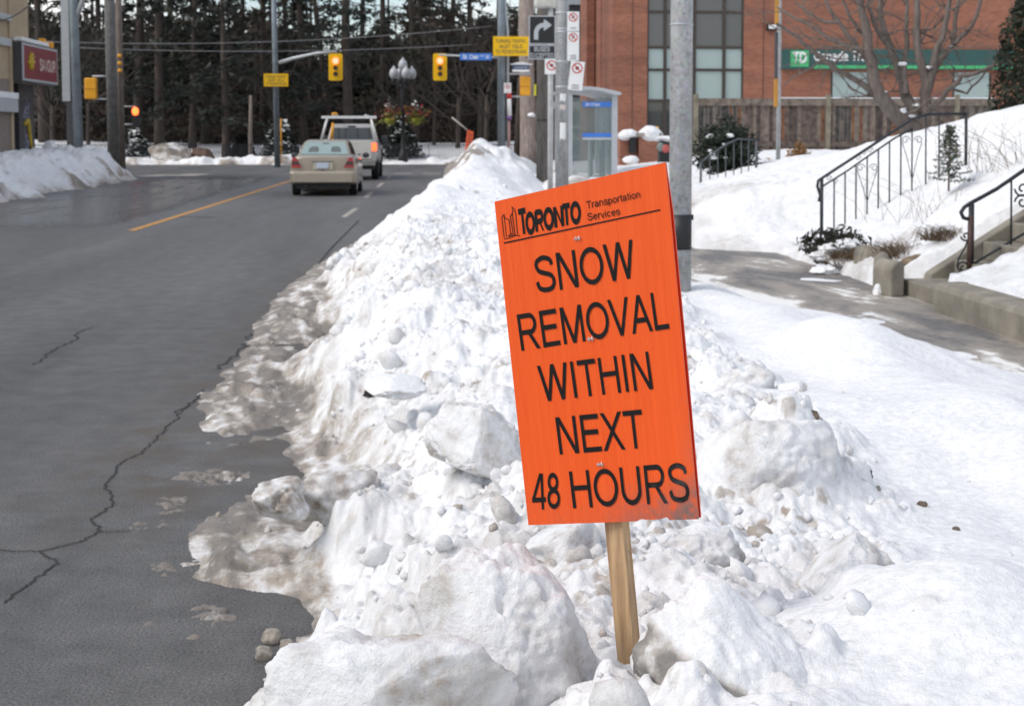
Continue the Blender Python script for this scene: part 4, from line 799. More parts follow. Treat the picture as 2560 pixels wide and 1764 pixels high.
heap_field('snow_bank', 1.9, 5.8, 30, 54, 90, 260, f_sh)
for px, py, D, rx, ry, rz, sd_, lb, mt in ((424, 392, 80.3, 1.3, .8, .75, 5, 'brown dirty snow heap by the iron fence left of the reddish boulder', None), (508, 392, 80.5, .62, .5, .62, 6, 'reddish brown boulder standing in front of the iron fence', M('brown_boulder', (.12, .075, .055), .9, var=.35, scale=3))):
    chunk('boulder' if mt else 'snow_heap', lb, 'boulder' if mt else 'snow heap', px, py, D, rx, ry, rz, sd_, .75, .2, 5, mt or SNOW_FAR, boxy=2.2)
# ================================================================== IRON FENCE AND WOODS
T = thing('iron_fence', 'low black iron picket fence along the far side of the junction', 'fence', (-7, 82.6, .12)); mb = MB()
for k in range(-150, 175):
    x = k*.125
    if k % 18: mb.box(x-.019, x+.019, -.014, .014, 0, 1.0)
for z in (.12, .9): mb.box(-18.7, 21.8, -.014, .014, z, z+.03)
mb.build('picket_panel', IRON, T, fix=False)
for k in range(-150, 175):
    if k % 18 == 0: MB().box(k*.125-.03, k*.125+.03, -.03, .03, -.15, 1.12).build('post', IRON, T, fix=False)
RS = np.random.RandomState(3)
def leaf_tris(C, size, rs, flat_=.0, droop=0, long=1.0):
    n = len(C); a_ = rs.normal(size=(n, 3)); a_[:, 2] = a_[:, 2]*(1-flat_)-droop; a_ /= np.linalg.norm(a_, axis=1)[:, None]+1e-9
    b_ = np.cross(a_, rs.normal(size=(n, 3))); b_ /= np.linalg.norm(b_, axis=1)[:, None]+1e-9; s = size*rs.uniform(.5, 1.4, (n, 1))
    V = np.stack([C-a_*s*long-b_*s*.35, C+a_*s*long, C-a_*s*.4*long+b_*s*.6], 1).reshape(-1, 3); return V, np.arange(3*n).reshape(-1, 3)
def grow(mb, p, d, L, r, dep, rs, tips, n=5, spread=.55, up=.12, kids=3, jit=.16):
    pts, rr = [p], [r]; k = 4; d = d.normalized()
    for i_ in range(k):
        d = (d+Vector(rs.normal(size=3))*jit+Vector((0, 0, up*.5))).normalized(); p = p+d*(L/k); pts.append(p); rr.append(r*(1-.5*(i_+1)/k))
    mb.tube(pts, rr, n if dep > 1 else 3, cap=False); tips.append(p)
    if dep <= 0: return
    for j in range(kids):
        t = rs.uniform(.35, 1) if j else 1; q = pts[min(k, int(t*k))]
        nd = (d+Vector(rs.normal(size=3))*spread+Vector((0, 0, up))).normalized()
        grow(mb, q, nd, L*rs.uniform(.55, .8), r*.5*rs.uniform(.8, 1.1), dep-1, rs, tips, n, spread, up, kids, jit)
def conifer(x, y, h, r, seed, zc=2.2, spread=3.0, mat=LEAF_DK, nl=2600, label=None, group=None, bk=BARK, lsz=.2):
    rs = np.random.RandomState(seed); z0 = .05+1.1*float(ss(82, 99, np.array([y]))[0])
    T = thing('conifer_tree', label, 'tree', (x, y, z0), rs.uniform(0, 6), group)
    zc = zc*.62; lean = rs.normal(size=2)*.5; ax_ = lambda z: Vector((lean[0]*z/h, lean[1]*z/h, z))
    mb = MB().tube([ax_(z) for z in np.linspace(-.4, h, 9)], [r*(1.25 if k == 0 else 1-.8*k/9) for k in range(9)], 9); C = []
    for k in range(46):
        z = zc+(h-zc)*(k/46)**.9+rs.uniform(-.2, .2); L = spread*(1.05-(z/h)*.75)*rs.uniform(.5, 1.15); q = rs.uniform(0, 6.283); d = Vector((math.cos(q), math.sin(q), rs.uniform(-.25, .2)))
        p0 = ax_(z); p1 = p0+d*L*.5+Vector((0, 0, .1)); p2 = p0+d*L+Vector((0, 0, -.12*L)); mb.tube([p0, p1, p2], [.05, .035, .012], 4, cap=False)
        m_ = max(3, int(nl/46)); t = rs.uniform(.25, 1.02, m_)[:, None]; base = np.array(p0)+(np.array(p2)-np.array(p0))*t+np.array([0, 0, .2])*(t*(1-t))
        C.append(base+rs.normal(size=(m_, 3))*np.array([.28, .28, .13])*(.6+L*.18))
    mb.build('trunk', bk, T, fix=False); V, Fq = leaf_tris(np.concatenate(C), lsz, rs, .5, .25, 1.3); arr_mesh('crown', V, Fq, mat, T); return T
def bare_tree(x, y, h, r, seed, label, group=None, bk=BARK, dep=4, kids=3):
    rs = np.random.RandomState(seed); z0 = .05+1.1*float(ss(82, 99, np.array([y]))[0]); T = thing('bare_tree', label, 'tree', (x, y, z0), 0, group); mb = MB(); tips = []
    mb.tube([(0, 0, -.4), (0, 0, .3), (.05, 0, h*.3)], [r*1.35, r, r*.85], 10, cap=False); MB2 = mb; MB().tube([(0, 0, -.4), (0, 0, .3), (.05, 0, h*.3)], [r*1.36, r*1.01, r*.86], 10).build('trunk', bk, T); mb = MB()
    for j in range(5): grow(mb, Vector((.05*j/5, 0, h*(.16+.045*j))), Vector((rs.normal()*.7, rs.normal()*.7, 1)), h*.33, r*.55, dep, rs, tips, 5, .55, .1, kids)
    mb.build('crown', bk, T, fix=False); return T
LEAF_OL = M('olive_needles', (.030, .033, .016), .7, var=.5, scale=1.0)
WG = 'trees standing in the dark wood behind the iron fence'; LB1 = 'dark evergreen tree in the wood behind the iron fence'
def X_of(px, Y): return at(px, HZ_Y, Y).x
for px, Y, h, r, zc, sp, s_ in ((345, 93, 15, .42, 2.6, 3.6, 1), (398, 88, 17, .32, 4.5, 3.4, 2), (480, 92, 16, .24, 2.2, 3.2, 3), (512, 96, 15, .26, 3.0, 3.4, 4), (566, 86, 15, .25, 3.2, 2.8, 5), (660, 100, 17, .3, 1.6, 4, 6), (760, 95, 16, .3, 1.2, 3.4, 7), (872, 90, 18, .36, 3.6, 3.6, 8), (830, 104, 17, .3, 1.6, 4, 9), (960, 102, 17, .3, 1.8, 4.2, 10), (1040, 97, 18, .25, 5.5, 3.6, 12),
                              (1180, 100, 16, .28, 2.4, 3.8, 13), (1265, 104, 17, .3, 2, 4, 14), (440, 106, 18, .3, 2, 4, 15), (250, 104, 17, .3, 1.4, 4, 16), (180, 99, 16, .3, 2.4, 3.6, 17), (110, 94, 17, .34, 3.4, 3.6, 18), (40, 104, 16, .3, 1.5, 4, 19), (1120, 110, 18, .3, 1.6, 4.4, 20), (600, 112, 19, .3, 1.5, 4.6, 21), (720, 114, 19, .3, 2, 4.6, 22), (900, 116, 19, .3, 2, 4.6, 23)):
    conifer(X_of(px, Y), Y, h, r, s_, zc, sp, label=LB1, group=WG, nl=1900 if Y < 100 else 1300, lsz=.20, mat=(LEAF_DK if s_ % 3 else LEAF_OL))
LB2 = 'leafless brown tree in the wood behind the iron fence'
for px, Y, h, r, s_ in ((300, 98, 11, .16, 31), (220, 90, 10, .13, 32), (130, 88, 10, .14, 33), (690, 92, 10, .14, 34), (1145, 91, 11, .15, 35), (1215, 89, 11, .15, 36), (1085, 94, 9, .12, 37), (1000, 92, 9, .10, 38), (160, 104, 12, .2, 39), (1200, 97, 12, .2, 40), (540, 100, 11, .18, 41), (800, 99, 10, .14, 42)):
    bare_tree(X_of(px, Y), Y, h, r, s_, LB2, WG, dep=4)
T = thing('dead_tree', 'slim pale brown dead trunk with its top broken off near the yellow warning sign', 'tree', (X_of(627, 84.5), 84.5, .2)); MB().tube([(0, 0, -.3), (-.03, 0, 1.4), (.03, 0, 3.7)], [.15, .12, .09], 8).build('trunk', BARK_GREY, T)
# small snow-covered spruces under the tall trees
for px, Y, hh, s_, lb in ((700, 85.5, 2.1, 51, 'low snow-covered spruce behind the steel pole with the yellow warning sign'), (605, 86, 1.3, 52, 'small dark bush below the slim dead trunk'), (1000, 86, 2.4, 53, 'dark evergreen bush behind the black street lamp'), (340, 87, 1.6, 54, 'dark snow-dusted bush left of the red signal lamp')):
    rs = np.random.RandomState(s_); T = thing('evergreen_bush', lb, 'bush', (X_of(px, Y), Y, .2)); q = rs.uniform(0, 6.283, 1500); zz_ = rs.uniform(0, 1, 1500); rr_ = (1-zz_*.75)*hh*.62*np.sqrt(rs.rand(1500))
    C = np.stack([rr_*np.cos(q), rr_*np.sin(q), zz_*hh+.1], 1); V, Fq = leaf_tris(C, .16, rs, .5, .2, 1.2); arr_mesh('foliage', V, Fq, LEAF_DK, T)
    if s_ != 52:
        Cs = C[(rr_ > (1-zz_*.75)*hh*.40) & (rs.rand(1500) < (.08 if s_ == 53 else .22))]+np.array([0, -.1, .1]); V, Fq = leaf_tris(Cs, .15, rs, .9, 0, 1.0); tag(arr_mesh('snow_dusting', V, Fq, WHITE, T), kind='stuff')
# the mass of twigs and thin stems deeper in the wood
rs = np.random.RandomState(77); n = 90000; C = np.stack([rs.uniform(-44, 26, n), rs.uniform(108, 150, n), rs.beta(1.0, 1.7, n)*np.interp(np.arange(n)*0+rs.uniform(-44, 26, n), [-44, 26], [11.5, 11.5])+1.0], 1)
keep = (fb2(C[:, 0], C[:, 2], .22, 4, 301)*.9-(C[:, 2]-7.5)*.2) > -.45; C = C[keep]
V, Fq = leaf_tris(C, .42, rs, .2, 0, 1.9); midx = (fb3(C, .16, 3, 311)+.15*rs.normal(size=len(C)) > .12).astype(int)
Ts = MB()
for k in range(210):
    x, y = rs.uniform(-44, 26), rs.uniform(104, 150); h = rs.uniform(6, 15); r = rs.uniform(.06, .22); l_x = rs.normal()*.4; Ts.tube([(x, y, 1), (x+l_x*.5, y, 1+h*.5), (x+l_x, y, 1+h)], [r, r*.75, r*.3], 5, cap=False)
b0 = len(V); V = np.concatenate([V, np.array(Ts.v)]); F2 = np.array([[f[0], f[1], f[2]] for f in Ts.f]+[[f[0], f[2], f[3]] for f in Ts.f])+b0; Fq = np.concatenate([Fq, F2]); midx = np.concatenate([midx, np.full(len(F2), 2)])
tag(arr_mesh('woodland', V, Fq, [LEAF_BR, LEAF_OL, BARK], midx=midx), 'dense brown winter wood filling the background beyond the fence', 'wood', kind='stuff')
# low brown thicket at the foot of the wood
n = 30000; C = np.stack([rs.uniform(-36, 20, n), rs.uniform(97, 112, n), 1.1+rs.beta(1.0, 2.2, n)*3.4], 1); V, Fq = leaf_tris(C, .16, rs, .0, 0, 2.6); tag(arr_mesh('undergrowth', V, Fq, LEAF_BR), 'brown leafless undergrowth at the foot of the wood', 'undergrowth', kind='stuff')
# ================================================================== BUILDINGS
# beige corner shop on the left
T = thing('corner_shop', 'beige stucco corner shop with a charcoal side wing at the left edge', 'building', (-14.3, 48.7, 0))
MB().box(-11, 0, -16, 3.5, 3.45, 10).build('wall', BEIGE, T); MB().box(-11, 0, -16, 1.25, 0, 3.44).build('lower_wall', TAUPE, T); MB().box(-11, -.6, 1.26, 3.3, 0, 3.44).build('shop_front', CHAR, T)
MB().box(-.3, .06, 1.0, 1.3, 0, 10).build('pilaster', BEIGE, T); MB().box(-.2, .22, -4, 1.28, 2.35, 2.8).build('ledge', GREY, T); MB().box(-.2, .24, -4, 1.28, 2.803, 3.0).build('ledge_snow', SNOW_FAR, T)
MB().box(-.1, .12, -4, 1.0, 4.55, 4.8).build('string_course', GREY, T); MB().box(-.1, .14, -4, 1.0, 5.4, 5.6).build('string_course', GREY, T)
w = MB(); w.box(-.62, -.5, 1.35, 1.45, .3, 3.3); w.box(-.62, -.5, 2.2, 2.3, .3, 3.3); w.build('window_frame', GREY, T); MB().box(-.62, -.56, 1.46, 2.19, .4, 3.3).build('window', PANED, T)
MB().box(-6, -.35, 3.35, 5.3, 0, 3.4).build('side_wing', CHAR, T)
MB().box(-.6, -.1, 1.7, 2.15, .6, 1.0).build('door_sill', WHITE, T)
g = MB(); rs = np.random.RandomState(9)
for cy_, cz_, n_ in ((4.3, 2.35, 14), (4.2, 1.2, 12)):
    for k in range(n_):
        y_, z_ = cy_+rs.normal()*.16, cz_+rs.normal()*.18; g.tube([(-.345, y_, z_), (-.345, y_+rs.normal()*.12, z_+rs.normal()*.14), (-.345, y_+rs.normal()*.15, z_+rs.normal()*.15)], .02, 4)
g.build('graffiti', M('pale_graffiti', (.33, .33, .42), .7), T)
g = MB(); g.tube([(-.345, 3.9, 1.95), (-.345, 4.35, 2.1), (-.345, 4.5, 1.7), (-.345, 4.75, 1.25), (-.345, 4.9, .9)], [.07, .12, .1, .07, .04], 5); g.build('graffiti', YELLOGO, T)
T = thing('shop_sign', 'maroon lightbox shop sign with a yellow logo and pale lettering, snow on top', 'sign', (-14.24, 50.0, 3.40))
MB().box(0, .30, 0, 4.7, 0, 1.36).build('sign_frame', DGREY, T, bevel=.02); MB().box(.301, .306, .05, 4.65, .04, 1.32).build('sign_trim', GREY, T); MB().box(.30, .312, .25, 4.55, .12, 1.25).build('sign_face', MAROON, T)
rs = np.random.RandomState(2); lg = MB()
for k in range(9): lg.tube([(.314, 1.1+.5*math.cos(k*.7)*rs.uniform(.3, 1), .72+.28*math.sin(k*.7)), (.314, 1.15+rs.normal()*.2, .7+rs.normal()*.1)], .075, 5)
lg.build('logo', YELLOGO, T); lt = MB(); text(lt, 'SAVOUR', flat((.314, 2.2, .46), (0, 2.1, 0), (0, 0, .42), (1, 0, 0), .003), .2); lt.build('lettering', CREAM, T, fix=False)
tag(MB().box(-14.25, -13.92, 50.05, 53.5, 4.763, 4.91).build('snow_strip', SNOW_FAR, bevel=.04), 'thin snow strip lying along the top of the maroon shop sign', 'snow')
for k, yy_ in enumerate((53.05, 54.1)):
    tag(MB().box(-14.2, -13.98, yy_, yy_+.3, 4.765, 5.05-.06*k).build('beacon_lamp', YEL2, bevel=.03), ('taller orange lamp on top of the maroon shop sign nearer the snow strip', 'shorter orange lamp at the far end of the maroon shop sign')[k], 'lamp')
T = thing('utility_box', 'cream street box with a snow cap beside the charcoal shop wing', 'box', (X_of(122, 54), 54, .3)); MB().box(-.28, .28, -.25, .25, 0, .75).build('case', M('cream_metal', (.45, .42, .24), .6), T, bevel=.02)
chunk('snow_clump', 'peaked snow cap on the cream street box', 'snow', 124, 376, 54, .26, .24, .34, 3, .1, .2, 4, SNOW_FAR)
T = thing('fire_hydrant', 'yellow fire hydrant poking out of the snow at the left photo edge', 'hydrant', (X_of(6, 47), 47, .3)); MB().lathe([(.14, 0), (.14, .45), (.17, .47), (.17, .52), (.12, .6), (.04, .66)], n=14).build('barrel', YEL2, T); MB().tube([(-.22, 0, .36), (.22, 0, .36)], .07, 10).build('nozzle', YEL2, T)
# brick bank building on the right
T = thing('bank_building', 'red brick bank building with bronze glazing and a dark green fascia', 'building', (0, 62, 0))
bx = lambda px, Y=62.0: X_of(px, Y); bz_ = lambda py, Y=62.0: CAM_H+(HZ_Y-py)/F_PX*Y
W0, W1 = bx(1617), bx(1857)
MB().box(bx(1530), W0, 0, 9, 0, 13).build('wall', BRICK, T, fix=False); MB().box(W0, W1, .35, 9, 0, 13).build('bay_backing', DGREY, T, fix=False); MB().box(W1, 30, 0, 9, 0, 13).build('wall', BRICK, T, fix=False)
for px in (1580, 1906, 2190): MB().box(bx(px)-.02, bx(px)+.02, -.012, .0, 0, 13).build('movement_joint', M('joint', (.14, .07, .05), .9), T, fix=False)
fr, pn = MB(), {}; cols = [1617, 1662, 1735, 1809, 1857]; rows = [420, 360, 252, 175, 119, 31, -40, -110, -300]
for px in cols: fr.box(bx(px)-.07, bx(px)+.07, .05, .2, 0, 13)
for py in rows[1:-1]: fr.box(W0, W1, .07, .19, bz_(py)-.06, bz_(py)+.06)
for i_ in range(4):
    for j in range(len(rows)-1):
        kk = (j in (2, 3) or (j == 1 and i_ > 1) or j == 6, j); pn.setdefault(kk, MB()).box(bx(cols[i_])+.07, bx(cols[i_+1])-.07, .12, .14, bz_(rows[j])+.06, bz_(rows[j+1])-.06)
wf = fr.build('window', MULL, T, fix=False); [m_.build('pane', PANEB if k_[0] else PANED, wf) for k_, m_ in pn.items()]
for k, (p0_, p1_) in enumerate(((2077, 2170), (2381, 2472), (2700, 2790))):
    f_ = MB(); a_, b_ = bx(p0_), bx(p1_); f_.box(a_-.05, a_+.05, -.006, .1, .9, bz_(180)); f_.box(b_-.05, b_+.05, -.006, .1, .9, bz_(180)); f_.box(a_-.05, b_+.05, -.008, .1, .8, .9); wf = f_.build('window', MULL, T); MB().box(a_+.05, b_-.05, -.004, .05, .9, bz_(180)).build('pane', PANEB, wf)
# left return with narrow slit windows
for p0_, p1_, Y0, m_ in ((1466, 1484, 6, BRICK), (1486, 1499, 6.25, PANED), (1501, 1513, 4.0, BRICK), (1513, 1530, 3.2, PANED)): MB().box(bx(p0_, 62+Y0), bx(p1_, 62+Y0)+.03, Y0, Y0+3, 0, 13).build('wall' if m_ is BRICK else 'slit_window', m_, T, fix=False)
z0, z1 = bz_(173), bz_(123); f_ = MB().box(bx(1950), bx(2525), -.22, -.003, z0, z1).build('fascia', TDG, T)
MB().box(bx(2026), bx(2525)-.02, -.235, -.222, z0+.03, z0+.17).build('green_stripe', TDL, f_)
MB().box(bx(1971), bx(2016), -.24, -.222, z0+.10, z1-.06).build('logo_square', TDL, f_)
lg = MB(); q0, q1, h0, h1 = bx(1976), bx(2011), z0+.28, z1-.14; fl = flat((q0, -.242, h0), (q1-q0, 0, 0), (0, 0, h1-h0), (0, -1, 0), .002)
text(lg, 'TD', fl, .24)
lg.build('logo', WHITE, f_, fix=False)
lt = MB(); text(lt, 'Canada Trust', flat((bx(2028), -.235, z0+.36), (bx(2178)-bx(2028), 0, 0), (0, 0, .40), (0, -1, 0), .002), .20); lt.build('lettering', WHITE, f_, fix=False)
L_ = MB().box(bx(1912), bx(1937), -.3, -.003, bz_(77), bz_(60)).build('wall_lamp', BLACK, T, bevel=.03); MB().box(bx(1915), bx(1934), -.31, -.302, bz_(73), bz_(63)).build('diffuser', WHITE, L_)
# grey shop behind the bus shelter
T = thing('grey_shop', 'grey shop front with shelves seen between the sign poles', 'building', (0, 84, 0)); gx = lambda px: X_of(px, 84); gz = lambda py: bz_(py, 84)
MB().box(gx(1376), gx(1500), 0, 6, 0, 11).build('wall', M('mauve_grey_wall', (.115, .105, .11), .8), T); MB().box(gx(1408), gx(1495), -.1, 0, gz(330), gz(70)).build('window', PANED, T)
MB().box(gx(1376), gx(1500), -.5, -.1, gz(16), gz(0)).build('canopy', GREY, T); MB().box(gx(1376), gx(1500), -.3, -.05, gz(55), gz(16)).build('fascia', DGREY, T); MB().box(gx(1376), gx(1500), -.25, -.11, gz(272), gz(255)).build('sill_band', GREY, T)
for py in (278, 322, 350, 396): MB().box(gx(1388), gx(1466), -.7, -.3, gz(py), gz(py-7)).build('shelf', M('cream_shelf', (.42, .37, .25), .7), T)  # shelf boards in one plain cream colour
mb = [MB() for _ in range(3)]; rs = np.random.RandomState(5)
for py in (313, 318, 343, 386): 
    for k in range(7): x = gx(rs.uniform(1420, 1464)); mb[k % 3].box(x-.12, x+.12, -.6, -.4, gz(py), gz(py-rs.uniform(5, 11)))
for m_, c_ in zip(mb, ((.4, .42, .4), (.12, .2, .3), (.4, .08, .14))): m_.build('goods', M('goods', c_, .6), T)
# ================================================================== POLES, SIGNALS, SIGNS
def pole(name, label, cat, px, Y, r, mat, z1=10, z0=0, taper=.8, group=None, px2=None):
    T = thing(name, label, cat, (X_of(px, Y), Y, z0), 0, group); dxx = 0 if px2 is None else X_of(px2, Y)-X_of(px, Y)
    MB().tube([(0, 0, 0), (dxx, 0, z1-z0)], [r, r*taper], 20).build('shaft', mat, T); return T
Tl = pole('steel_pole', 'thick galvanized steel pole with a black band just behind the orange board', 'pole', 1702, 10.2, .081, GALV, 5, .12, .95)
MB().tube([(0, 0, .74-.12+.0), (0, 0, .99-.12)], [.0825, .0825], 20).build('black_band', BLACK, Tl); MB().box(.078, .094, -.012, .012, .83, .87).build('band_buckle', BLACK, Tl)
for z in (2.33-.12,): MB().tube([(0, 0, z), (0, 0, z+.012)], .083, 20).build('strap', GREY, Tl)
Tp = pole('steel_pole', 'galvanized steel pole carrying three white parking signs', 'pole', 1405, 28, .133, GALV, 8, .1, .95)
sc28 = 28/F_PX
def no_sign(name, label, x0, x1, y0, y1, Y, tilt=0, letter=None, group=None, lines=2, arrow=True, yawr=0):
    """white sign with a red ring; px box"""
    c = at((x0+x1)/2, (y0+y1)/2, Y); w, h = (x1-x0)/F_PX*Y, (y1-y0)/F_PX*Y; T = thing(name, label, 'sign', c, 0, group); T.rotation_euler = (0, tilt, yawr)
    MB().box(-w/2, w/2, -.004, .004, -h/2, h/2).build('plate', WHITE, T, bevel=.012)
    rr_ = w*.33; cz = h/2-w*.47 if h > w*1.2 else h*.08; fl = flat((0, 0, cz), (1, 0, 0), (0, 0, 1), (0, -1, 0), .006); mb = MB(); pl = arc(0, 0, rr_, rr_, 0, 360, 28); L, Rr = ribbon(pl, w*.085); n_ = len(L)
    mb.add([fl(x, y) for x, y in L+Rr], [(i_, i_+1, n_+i_+1, n_+i_) for i_ in range(n_-1)]); L, Rr = ribbon([(-rr_*.7, rr_*.7), (rr_*.7, -rr_*.7)], w*.085); mb.add([fl(x, y, .0005) for x, y in L+Rr], [(0, 1, 3, 2)]); mb.build('red_ring', RED, T, fix=False)
    mb = MB()
    if letter: text(mb, letter, flat((-rr_*.4, 0, cz-rr_*.5), (rr_*.8, 0, 0), (0, 0, rr_), (0, -1, 0), .005), .2)
    else: mb.add([fl(x, y, -.001) for x, y in arc(0, 0, rr_*.4, rr_*.4, 0, 360, 12)[:-1]], [tuple(range(12))])
    if arrow and h > w*1.2:
        zb = -h/2+h*.17
        for q in range(lines): mb.add([(-w*.25, -.006, zb-q*h*.06), (w*.25, -.006, zb-q*h*.06), (w*.25, -.006, zb+h*.02-q*h*.06), (-w*.25, -.006, zb+h*.02-q*h*.06)], [(0, 1, 2, 3)])
    mb.build('symbol', BLACK, T, fix=False); return T
no_sign('parking_sign', 'topmost white no parking sign on the galvanized sign pole', 1418, 1448, 30, 78, 27.8, 0, 'P')
no_sign('parking_sign', 'middle white parking restriction sign with several small lines of text', 1418, 1448, 80, 152, 27.8, 0, 'P', lines=3)
t_ = no_sign('parking_sign', 'lowest white sign tilted to the right on the galvanized sign pole', 1423, 1459, 154, 226, 27.75, R_(6), None, lines=3)
for z in (38, 78, 85, 158, 221): MB().tube([(0, 0, bz_(z, 28)-.1), (0, 0, bz_(z, 28)-.06)], .137, 16).build('strap', GREY, Tp)
for i_, (zt, zb, dx0) in enumerate(((262, 272, .02), (307, 345, -.06), (235, 250, -.05))): 
    q = [(-.135*math.sin(a_)+0, -.1365*math.cos(a_)) for a_ in (-.5, -.2, .1, .4)]; mb = MB(); mb.add([(x, y, bz_(zb, 28)-.1-(.05 if k % 2 else 0)) for k, (x, y) in enumerate(q)]+[(x, y, bz_(zt, 28)-.1) for x, y in q], [(0, 1, 5, 4), (1, 2, 6, 5), (2, 3, 7, 6)]); mb.build('torn_flyer', WHITE if i_ else M('faded_flyer', (.6, .52, .49), .8), Tp, fix=False)
# turn arrow sign
Ta = pole('sign_post', 'slim white painted sign post in front of the wooden utility pole', 'post', 1376, 32.6, .062, M('post_white', (.5, .5, .49), .5), bz_(0, 32.6), .1, 1)
MB().box(-.35, .25, -.12, .12, bz_(23, 32.6)-.1, bz_(-40, 32.6)-.1).build('control_box', M('box_cream', (.58, .57, .52), .5), Ta, bevel=.04)
def blacksign(x0, x1, y0, y1, Y, label):
    c = at((x0+x1)/2, (y0+y1)/2, Y); w, h = (x1-x0)/F_PX*Y, (y1-y0)/F_PX*Y; T = thing('traffic_sign', label, 'sign', c); MB().box(-w/2, w/2, -.005, .005, -h/2, h/2).build('plate', GREY, T, bevel=.01); MB().box(-w/2+.025, w/2-.025, -.009, -.0055, -h/2+.025, h/2-.025).build('black_face', BLACK, T); return T, w, h
T, w, h = blacksign(1322, 1389, 40, 111, 32.3, 'black sign with a white arrow curving to the right'); fl = flat((-w/2, 0, -h/2), (w, 0, 0), (0, 0, h), (0, -1, 0), .011); mb = MB()
L, Rr = ribbon([(.27, .16), (.27, .36)]+arc(.56, .38, .29, .29, 180, 95, 8)+[(.6, .67)], .16); n_ = len(L); mb.add([fl(x, y) for x, y in L+Rr], [(i_, i_+1, n_+i_+1, n_+i_) for i_ in range(n_-1)]); mb.add([fl(.56, .88, .001), fl(.56, .46, .001), fl(.86, .67, .001)], [(0, 1, 2)]); mb.build('arrow', GREY, T, fix=False)
T, w, h = blacksign(1321, 1389, 113, 149, 32.3, 'small black sign reading BUSES EXCEPTED under the arrow sign'); mb = MB(); text(mb, 'BUSES', flat((-w*.29, 0, h*.05), (w*.58, 0, 0), (0, 0, h*.31), (0, -1, 0), .011), .19); text(mb, 'EXCEPTED', flat((-w*.43, 0, -h*.38), (w*.86, 0, 0), (0, 0, h*.31), (0, -1, 0), .011), .19); mb.build('lettering', GREY, T, fix=False)
no_sign('parking_sign', 'small square no stopping sign just below the BUSES EXCEPTED sign', 1362, 1396, 148, 186, 32.2, 0)
T = pole('utility_pole', 'dark weathered wooden utility pole behind the white sign post', 'pole', 1357, 36, .165, POLEWOOD, 10, .1, .85)
MB().box(-.22, -.17, -.08, .08, bz_(240, 36)-.1, bz_(212, 36)-.1).build('yellow_tag', M('yellow_plastic', (.55, .5, .03), .5), T); MB().tube([(0, 0, bz_(303, 36)-.1), (0, 0, bz_(300, 36)-.1)], .172, 16).build('strap', BLACK, T)
# old pale trunk behind it
T = thing('old_tree', 'thick pale pinkish-brown old tree trunk left of the wooden utility pole', 'tree', (X_of(1322, 63), 63, .1)); MB().tube([(0, 0, -.2), (-.03, 0, .8), (-.06, 0, 3), (-.12, 0, 6), (-.05, 0, 12)], [.48, .36, .33, .34, .3], 14).build('trunk', BARK_PALE, T); MB().tube([(.02, 0, 1.2), (.3, .2, 2.2), (.5, .2, 3.6), (.6, .2, 7)], [.2, .18, .15, .1], 8).build('side_stem', BARK_PALE, T); MB().tube([(-.5, .3, -.2), (-.42, .3, 2), (-.36, .3, 4.0)], [.2, .17, .12], 8).build('side_stem', BARK, T)
chunk('snow_clump', 'small pad of snow caught on the pale old trunk', 'snow', 1329, 288, 62.6, .16, .14, .1, 3, .02, .2, 3, SNOW_FAR)
# junction signal pole on the right side
T4 = pole('signal_pole', 'blue-grey steel signal pole with conduit at the right corner of the junction', 'pole', 1254, 57, .17, STEEL, 11, 0, .85); MB().tube([(.26, 0, 0), (.24, 0, bz_(80, 57)), (.12, 0, bz_(10, 57)), (.12, 0, 10)], .06, 8).build('conduit', GREY, T4)
MB().tube([(0, 0, bz_(146, 57)), (-1.2, .8, bz_(140, 57)), (-2.45, 1.6, bz_(134, 57))], [.05, .045, .04], 8).build('mast_arm', GREY, T4)
MB().tube([(.3, -.1, bz_(232, 57)), (.3, -.1, bz_(290, 57))], .085, 10).build('white_sleeve', WHITE, T4); MB().tube([(.3, -.1, bz_(230, 57)), (.3, -.1, bz_(248, 57))], .09, 10).build('red_sleeve', RED, T4); MB().tube([(.3, -.1, bz_(290, 57)), (.3, -.1, bz_(300, 57))], .09, 10).build('blue_sleeve', M('mauve_band', (.2, .1, .3), .5), T4); MB().tube([(.3, -.1, 0), (.3, -.1, bz_(300, 57))], .05, 8).build('sign_stub', M('red_grey_post', (.3, .17, .16), .6), T4)
for py, x1_ in ((186, 1.15), (242, .95)): MB().tube([(.1, 0, bz_(py, 57)), (x1_, 0, bz_(py, 57))], .04, 8).build('bracket', GREY, T4)
no_sign('parking_sign', 'little no stopping sign at the top of the red and white sleeve', 1260, 1278, 208, 233, 56.6, 0)
def yellow_sign(x0, x1, y0, y1, Y, label):
    c = at((x0+x1)/2, (y0+y1)/2, Y); w, h = (x1-x0)/F_PX*Y, (y1-y0)/F_PX*Y; T = thing('warning_sign', label, 'sign', c); MB().box(-w/2, w/2, -.006, .006, -h/2, h/2).build('plate', YEL, T, bevel=.02); mb = MB()
    for s_, k, ww in (('TURNING TRAFFIC', .66, .86), ('MUST YIELD', .39, .66), ('TO PEDESTRIANS', .12, .86)): text(mb, s_, flat((-w*ww/2, 0, -h/2+h*k), (w*ww, 0, 0), (0, 0, h*.19), (0, -1, 0), .008), .16)
    mb.build('lettering', DGREY, T, fix=False); return T
yellow_sign(1233, 1322, 92, 140, 56.5, 'large yellow sign about turning traffic on the blue-grey signal pole')
yellow_sign(660, 720, 185, 216, 71.75, 'smaller yellow sign about turning traffic on the pole left of the cars')
